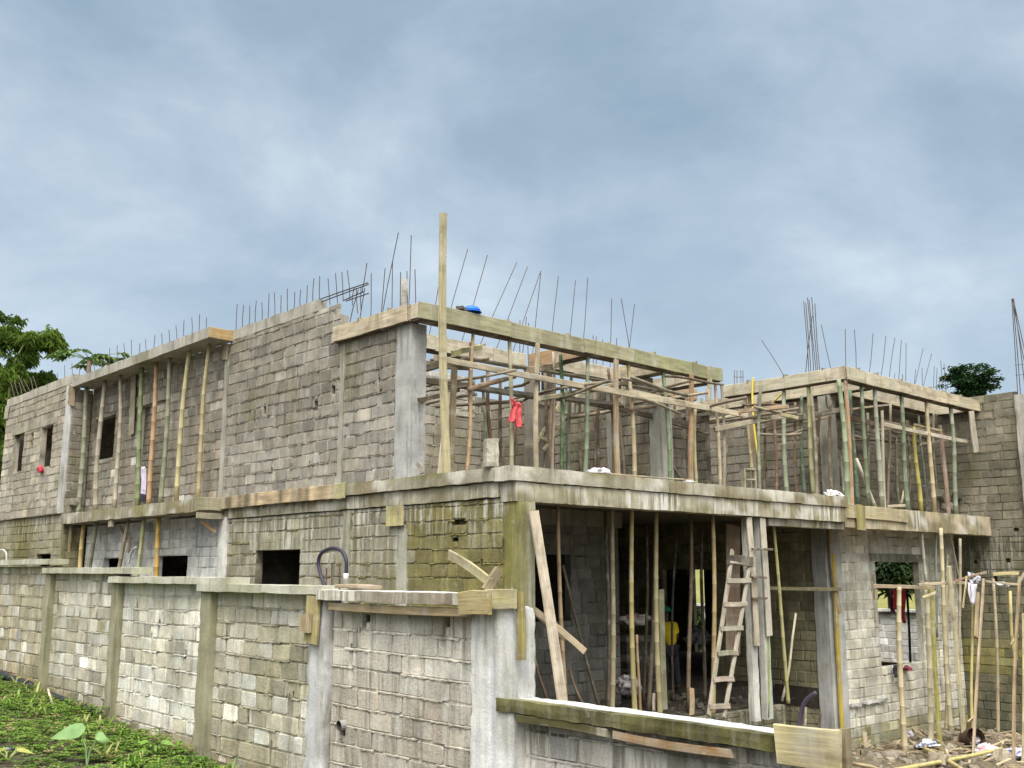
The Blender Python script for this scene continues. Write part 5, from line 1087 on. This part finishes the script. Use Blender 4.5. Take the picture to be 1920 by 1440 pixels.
for k in range(150):
    x, y = r3.uniform(-8, -3.15), r3.uniform(.0, 13.5)
    if k < 120: x = r3.uniform(-4.2, -3.12)
    z = ground_z(x, y); c = jc(r3.choice(((.15, .29, .04), (.22, .36, .06), (.32, .33, .12))), .12)
    for j in range(r3.randint(5, 10)):
        a = r3.uniform(0, 6.28); L = r3.uniform(.12, .32); h = r3.uniform(.5, 1.6); w = r3.uniform(.010, .022); pts = []
        d = Vector((math.cos(a), math.sin(a), 0)); s = Vector((-math.sin(a), math.cos(a), 0))*w
        for i in range(5): t = i/4; pts.append(Vector((x, y, z))+d*L*t*.8+Vector((0, 0, L*(h*t-h*.75*t*t*t))))
        vs = []
        for i, p in enumerate(pts): q = 1-(i/4)**2*.95; vs += [p-s*q, p+s*q]
        mb.add(vs, [(2*i, 2*i+1, 2*i+3, 2*i+2) for i in range(4)], c)
tag(mb.build('grass', M_LEAF), 'tufts of arching grass blades among the weeds by the wall', 'grass', kind='stuff')
def gp(px, py):
    p = hz(px, py, .2)
    for _ in range(12): p = hz(px, py, ground_z(p.x, p.y))
    return p
def broad(label, base, leaves, col):
    e = empty('taro_plant', label, 'plant', base); bpy.context.view_layer.update()
    for (a, L, h, w) in leaves:
        mb = MB(); d = Vector((math.cos(a), math.sin(a), 0)); s = Vector((-math.sin(a), math.cos(a), 0)); top = Vector((0, 0, h))+d*.12
        tube(mb, [(0, 0, 0), Vector((0, 0, h*.5))+d*.03, top], [.012, .010, .007], lerp(col, (.3, .36, .2), .5), 6)
        vs = [top]; prof = [(.0, .16), (.12, .42), (.35, .5), (.6, .38), (.85, .16), (1, 0)]
        vs = []; 
        for t, q in prof:
            c0 = top+d*(L*(t-.15))+Vector((0, 0, -.25*L*t*t))
            sv = (s*.55+Vector((0, 0, .8 if s.dot(Vector((.677, .736, 0))) > 0 else -.8))); vs += [c0-sv*q*w, c0, c0+sv*q*w]
        mb.add(vs, [f for i in range(5) for f in ((3*i, 3*i+1, 3*i+4, 3*i+3), (3*i+1, 3*i+2, 3*i+5, 3*i+4))], jc(col, .06))
        o = mb.build('leaf', M_LEAF, e, False)
    return e
vr, vl = YAW*-1, 0
broad('broad leaved taro plant with one big pale drooping leaf among the weeds', gp(163, 1436), [(2.4, .42, .42, .22), (.2, .2, .32, .15), (-1.0, .16, .36, .12)], (.22, .36, .14))
broad('low bright leafy plant at the edge of the bare soil near the third pillar', gp(288, 1415), [(k*1.1, .20, .08+.04*(k % 3), .06) for k in range(6)], (.18, .33, .06))
broad('yellowish leafy plant at the very left of the weed patch', gp(15, 1432), [(k*1.3+.4, .22, .16, .05) for k in range(5)], (.36, .38, .10))
plank('timber_board', 'thin pale stick leaning at the foot of the second wall panel', 'stick', gp(102, 1325), hx(90, 1293, -3.25), .035, .02, (.55, .46, .33), up=(1, 0, 0))
hose('black_sheet', 'black plastic sheet edge showing under the leftmost wall panel', 'sheet', [(-3.06, 13.5, ground_z(-3, 13.5)+.02), (-3.09, 11.5, ground_z(-3, 11.5)+.05), (-3.07, 9.3, ground_z(-3, 9.3)+.06)], .07, (.02, .022, .03), M_PLAST)
hose('black_sheet', 'black plastic strip under the second wall panel from the left', 'sheet', [(-3.05, 8.7, ground_z(-3, 8.7)+.04), (-3.08, 7.5, ground_z(-3, 7.5)+.06), (-3.06, 6.1, ground_z(-3, 6.1)+.05)], .05, (.03, .032, .04), M_PLAST)
p = gp(22, 1405); crumple('plastic_scrap', 'grey blue scrap of plastic lying in the weeds at the left', 'litter', p, (.10, .10, .05), lambda *a: (.25, .27, .32), 51)

def along(px, py, dist): d = _ray(px, py).normalized(); return CAM+d*dist
def foliage(name, parent, blobs, n, L, w, cols, seed, droop=.4, gap=.0, out=.7):
    """leaf clusters on twigs through the crown volume; blobs = (centre, radius xyz)"""
    r = random.Random(seed); mb = MB(); tot = sum(b[1][0]*b[1][2] for b in blobs)
    for (c, rad_) in blobs:
        k = int(n*rad_[0]*rad_[2]/tot)
        for _ in range(k):
            while True:
                u = Vector((r.uniform(-1, 1), r.uniform(-1, 1), r.uniform(-1, 1)))
                if .0 < u.length < 1: break
            u = u.normalized()*(u.length**.45)
            p = Vector(c)+Vector((u.x*rad_[0], u.y*rad_[1], u.z*rad_[2]))
            if nz(p.x*1.1+seed, p.y*1.1, p.z*1.6) < gap-.25: continue
            col = jc(lerp(cols[0], cols[1], max(0, min(1, .5+nz(p.x*.9, p.y*.9, p.z*.9+seed)*1.2))), .18)
            a0 = r.uniform(0, 6.28)
            for j in range(5):
                a = a0+j*1.25+r.uniform(-.3, .3); leaf(mb, p+Vector((r.uniform(-L, L), r.uniform(-L, L), r.uniform(-L, L)))*.5, (math.cos(a), math.sin(a), r.uniform(-.6, .5)), (0, 0, 1), L*r.uniform(.7, 1.2), w, col, droop)
    return mb.build(name, M_LEAF, parent)
def limb(name, pts, r0, r1, parent, col=(.16, .125, .09)):
    mb = MB(); n = len(pts); tube(mb, pts, [r0+(r1-r0)*i/(n-1) for i in range(n)], col, 8); return mb.build(name, M_BARK, parent, True)
# bamboo clump at the left
base = along(-40, 1060, 46); base.z = ground_z(base.x, base.y)
e = empty('bamboo_clump', 'tall clump of bamboo with arching feathery tops beyond the left end of the house', 'bamboo', (0, 0, 0))
arch = [[(20, 900), (15, 760), (22, 690), (50, 635), (88, 618), (113, 645)], [(-30, 900), (-35, 720), (-15, 640), (15, 612), (40, 630), (55, 660)], [(40, 900), (45, 780), (60, 720), (80, 700), (98, 715)], [(5, 900), (0, 780), (10, 720), (35, 690), (60, 700)], [(-20, 900), (-20, 800), (-10, 740), (15, 730)], [(-60, 900), (-55, 700), (-35, 620), (-5, 592), (28, 600)]]
blobs = []
for k, A in enumerate(arch):
    pts = [along(px, py, 46+k*.7) for px, py in A]; pts[0].z = ground_z(pts[0].x, pts[0].y)
    limb('culm', pts, .07, .02, e, (.18, .22, .07))
    if k < 5:
        for i in range(2, len(A)):
            for t in (0, .5):
                if i == len(A)-1 and t: continue
                q = pts[i].lerp(pts[min(i+1, len(A)-1)], t); rr_ = .52 if i < len(A)-1 else .34
                blobs.append((q-Vector((0, 0, .25)), (rr_*.85, rr_*.85, rr_*.62)))
    else:
        for i in range(3, len(A)): blobs.append((pts[i], (.35, .35, .12)))
for (px, py, rx, rz) in [(10, 780, 1.3, 1.5), (45, 790, 1.0, 1.0), (0, 860, 1.5, 1.3), (80, 725, .4, .28), (-5, 710, .7, .5), (-40, 730, 1.0, 1.3)]: blobs.append((along(px, py, 47), (rx, rx, rz)))
foliage('foliage', e, blobs, 6500, .24, .05, ((.05, .10, .012), (.20, .30, .05)), 3, droop=.7)
# papaya crown above the roof line
e = empty('papaya_tree', 'papaya tree top with broad lobed leaves above the balcony roof', 'tree', (0, 0, 0)); c = along(168, 676, 38); b0 = Vector((c.x, c.y, ground_z(c.x, c.y)))
limb('trunk', [b0, b0.lerp(c, .5)+Vector((.1, 0, 0)), c], .14, .07, e)
mb = MB(); r4 = random.Random(4)
for k in range(26):
    a = r4.uniform(0, 6.28); el = r4.uniform(-.15, .5); d = Vector((math.cos(a)*math.cos(el), math.sin(a)*math.cos(el), math.sin(el)*.55)); L = r4.uniform(.5, 1.25); t = c+d*L
    tube(mb, [c, c+d*L*.5+Vector((0, 0, .08)), t], .012, (.2, .26, .1), 4)
    for j in range(7): b = a+(j-3)*.5; leaf(mb, t, (math.cos(b), math.sin(b), -.05), (0, 0, 1), r4.uniform(.28, .46), .17, jc(lerp((.05, .11, .02), (.16, .24, .07), r4.random()), .1), .35)
mb.build('crown', M_LEAF, e)
# tree at the right
e = empty('broadleaf_tree', 'dark green tree with tiered crown rising behind the right hand wall', 'tree', (0, 0, 0)); c = along(1815, 715, 62); b0 = Vector((c.x, c.y, -2))
limb('trunk', [b0, b0.lerp(c, .6)+Vector((.2, .1, 0)), c], .28, .09, e)
for (px, py) in ((1790, 705), (1840, 715), (1815, 692), (1845, 705), (1788, 725)): limb('branch', [along(1815, 740, 62), along((1815+px)/2, (735+py)/2, 62), along(px, py, 62)], .07, .02, e)
foliage('crown', e, [(along(px, py, 62+dz), (rx, 1.0, rz)) for px, py, rx, rz, dz in [(1815, 690, .35, .12, 0), (1793, 690, .18, .08, .5), (1836, 700, .38, .11, -.4), (1797, 704, .36, .11, .3), (1813, 711, .62, .15, 0), (1846, 713, .25, .08, .4), (1791, 719, .28, .10, -.5), (1818, 724, .75, .16, 0), (1842, 728, .4, .12, .2), (1812, 738, .7, .2, 0)]], 1700, .24, .11, ((.02, .055, .02), (.06, .115, .035)), 6, droop=.3, gap=.18)
# greenery past the east openings
mb = MB(); xs = [21.5+i*1.2 for i in range(14)]; ys = [-4+i*1.5 for i in range(30)]; vs = []; cs = []; fs = []
for y in ys:
    for x in xs: vs.append((x, y, -1.5+max(0, x-22)*.28+.2*nz(x, y, 1))); cs.append(lerp((.20, .22, .06), (.32, .30, .10), .5+nz(x, y, 5)))
for j in range(len(ys)-1):
    for i in range(len(xs)-1): a = j*len(xs)+i; fs.append((a, a+1, a+len(xs)+1, a+len(xs)))
mb.add(vs, fs, cs); tag(mb.build('grass_bank', M_LEAF), kind='structure')
for k, (px, py, d, rx, rz, lb) in enumerate([(1664, 1062, 36, .9, .75, 'dark green tree seen at the left of the bay window opening'), (1715, 1055, 38, 1.0, .75, 'leafy tree seen at the right of the bay window opening'), (1308, 1178, 37, .25, .2, 'green bush seen through the inner doorway')]):
    e = empty('background_tree' if k < 2 else 'bush', lb, 'tree' if k < 2 else 'bush', (0, 0, 0)); c = along(px, py, d); b0 = Vector((c.x, c.y, -1.5))
    limb('trunk', [b0, c], .12, .05, e); foliage('crown', e, [(c, (rx, rx, rz)), (c+Vector((.5, .6, .4)), (rx*.7, rx*.7, rz*.7)), (c-Vector((.5, .5, .3)), (rx*.7, rx*.7, rz*.7))], 500, .28, .13, ((.012, .028, .01), (.045, .08, .02)), 20+k)

# ================================================================== PERSON in the dark doorway
def skinned(name, joints, bonesj, mat, parent=None, col=None, root=0, sub=2):
    bm = bmesh.new(); lay = bm.verts.layers.skin.verify(); vv = []
    for (p, r) in joints: v = bm.verts.new(p); v[lay].radius = (r, r) if not hasattr(r, '__len__') else r; vv.append(v)
    vv[root][lay].use_root = True
    for a, b in bonesj: bm.edges.new((vv[a], vv[b]))
    me = bpy.data.meshes.new(name); bm.to_mesh(me); bm.free(); me.materials.append(mat)
    o = bpy.data.objects.new(name, me); COL.objects.link(o)
    o.modifiers.new('skin', 'SKIN').use_smooth_shade = True; sb = o.modifiers.new('sub', 'SUBSURF'); sb.levels = sb.render_levels = sub
    if parent: o.parent = parent
    return o
pp = hy(1258, 1290, 3.0); bx, by = pp.x, pp.y
e = empty('person', 'person in a yellow shirt and green helmet stooping in the dark doorway', 'person', (bx, by, .06), None); e.rotation_euler = (0, 0, rad(150))
J = [((0, 0, .86), .115), ((0, -.02, 1.02), .12), ((0, -.10, 1.22), .125), ((0, -.17, 1.33), .06), ((0, -.20, 1.40), .055), ((0, -.22, 1.47), .085), ((0, -.225, 1.545), .08),
     ((.09, 0, .82), .085), ((.10, -.06, .47), .062), ((.10, .02, .09), .042), ((.10, -.12, .035), .036), ((-.09, 0, .82), .085), ((-.10, .05, .47), .062), ((-.10, .14, .09), .042), ((-.10, 0, .035), .036),
     ((.17, -.13, 1.27), .058), ((.22, -.20, 1.03), .044), ((.20, -.40, .92), .033), ((.20, -.46, .90), (.032, .018)), ((-.17, -.13, 1.27), .058), ((-.22, -.16, 1.02), .044), ((-.20, -.36, .93), .033), ((-.20, -.42, .91), (.032, .018))]
E_ = [(0, 1), (1, 2), (2, 3), (3, 4), (4, 5), (5, 6), (0, 7), (7, 8), (8, 9), (9, 10), (0, 11), (11, 12), (12, 13), (13, 14), (2, 15), (15, 16), (16, 17), (17, 18), (2, 19), (19, 20), (20, 21), (21, 22)]
for hnd, sx in ((18, 1), (22, -1)):
    hx0 = Vector(J[hnd][0])
    for k in range(4):
        i0 = len(J); o_x = (k-1.5)*.018; L = (.036, .042, .039, .03)[k]
        J += [((hx0.x+o_x, hx0.y-.035, hx0.z), .009), ((hx0.x+o_x*1.1, hx0.y-.035-L, hx0.z-.008), .008), ((hx0.x+o_x*1.1, hx0.y-.04-L*1.5, hx0.z-.03), .007)]
        E_ += [(hnd, i0), (i0, i0+1), (i0+1, i0+2)]
    i0 = len(J); J += [((hx0.x-sx*.035, hx0.y+.0, hx0.z-.005), .010), ((hx0.x-sx*.055, hx0.y-.035, hx0.z-.02), .008)]; E_ += [(hnd-1, i0), (i0, i0+1)]
skinned('body', J, E_, M_SKIN, e)
M_YSH = simple('yellow_shirt', (.62, .47, .02), .9, .2, 10); M_TRO = simple('dark_trousers', (.03, .03, .04), .9, .2); M_HEL = simple('green_helmet', (.01, .20, .11), .35, .05)
skinned('shirt', [((0, 0, .84), .15), ((0, -.02, 1.02), .15), ((0, -.10, 1.22), .152), ((0, -.15, 1.31), .085), ((.17, -.13, 1.27), .078), ((.21, -.18, 1.10), .068), ((-.17, -.13, 1.27), .078), ((-.21, -.15, 1.09), .068)], [(0, 1), (1, 2), (2, 3), (2, 4), (4, 5), (2, 6), (6, 7)], M_YSH, e)
skinned('trousers', [((0, 0, .84), .135), ((.09, 0, .80), .10), ((.10, -.06, .47), .08), ((.10, .02, .12), .062), ((-.09, 0, .80), .10), ((-.10, .05, .47), .08), ((-.10, .14, .12), .062)], [(0, 1), (1, 2), (2, 3), (0, 4), (4, 5), (5, 6)], M_TRO, e)
mb = MB(); vs = []; fs = []; n = 20
for i in range(7):
    t = i/6*math.pi/2
    for j in range(n): a = j/n*2*math.pi; vs.append((.125*math.cos(t)*math.cos(a), -.225+.145*math.cos(t)*math.sin(a), 1.545+.12*math.sin(t)))
for i in range(6):
    for j in range(n): fs.append((i*n+j, i*n+(j+1) % n, (i+1)*n+(j+1) % n, (i+1)*n+j))
for j in range(n): a = j/n*2*math.pi; vs.append((.14*math.cos(a), -.225+(.165 if math.sin(a) > 0 else .22)*math.sin(a), 1.535))
for j in range(n): fs.append((j, (j+1) % n, 7*n+(j+1) % n, 7*n+j))
mb.add(vs, fs, (.01, .2, .1)); mb.build('helmet', M_HEL, e, True)
mb = MB()
for sx in (-1, 1): mb.add([(sx*.035-.012, -.305, 1.485), (sx*.035+.012, -.305, 1.485), (sx*.035, -.309, 1.495), (sx*.035, -.309, 1.477)], [(0, 3, 1, 2)], (.5, .5, .5))
mb.add([(-.016, -.30, 1.45), (.016, -.30, 1.45), (0, -.335, 1.452), (0, -.30, 1.49)], [(0, 1, 2), (0, 2, 3), (1, 3, 2)], (.09, .05, .035)); mb.add([(-.025, -.303, 1.425), (.025, -.303, 1.425), (.02, -.306, 1.432), (-.02, -.306, 1.432)], [(0, 1, 2, 3)], (.12, .04, .04)); mb.build('face', M_PLAST, e)
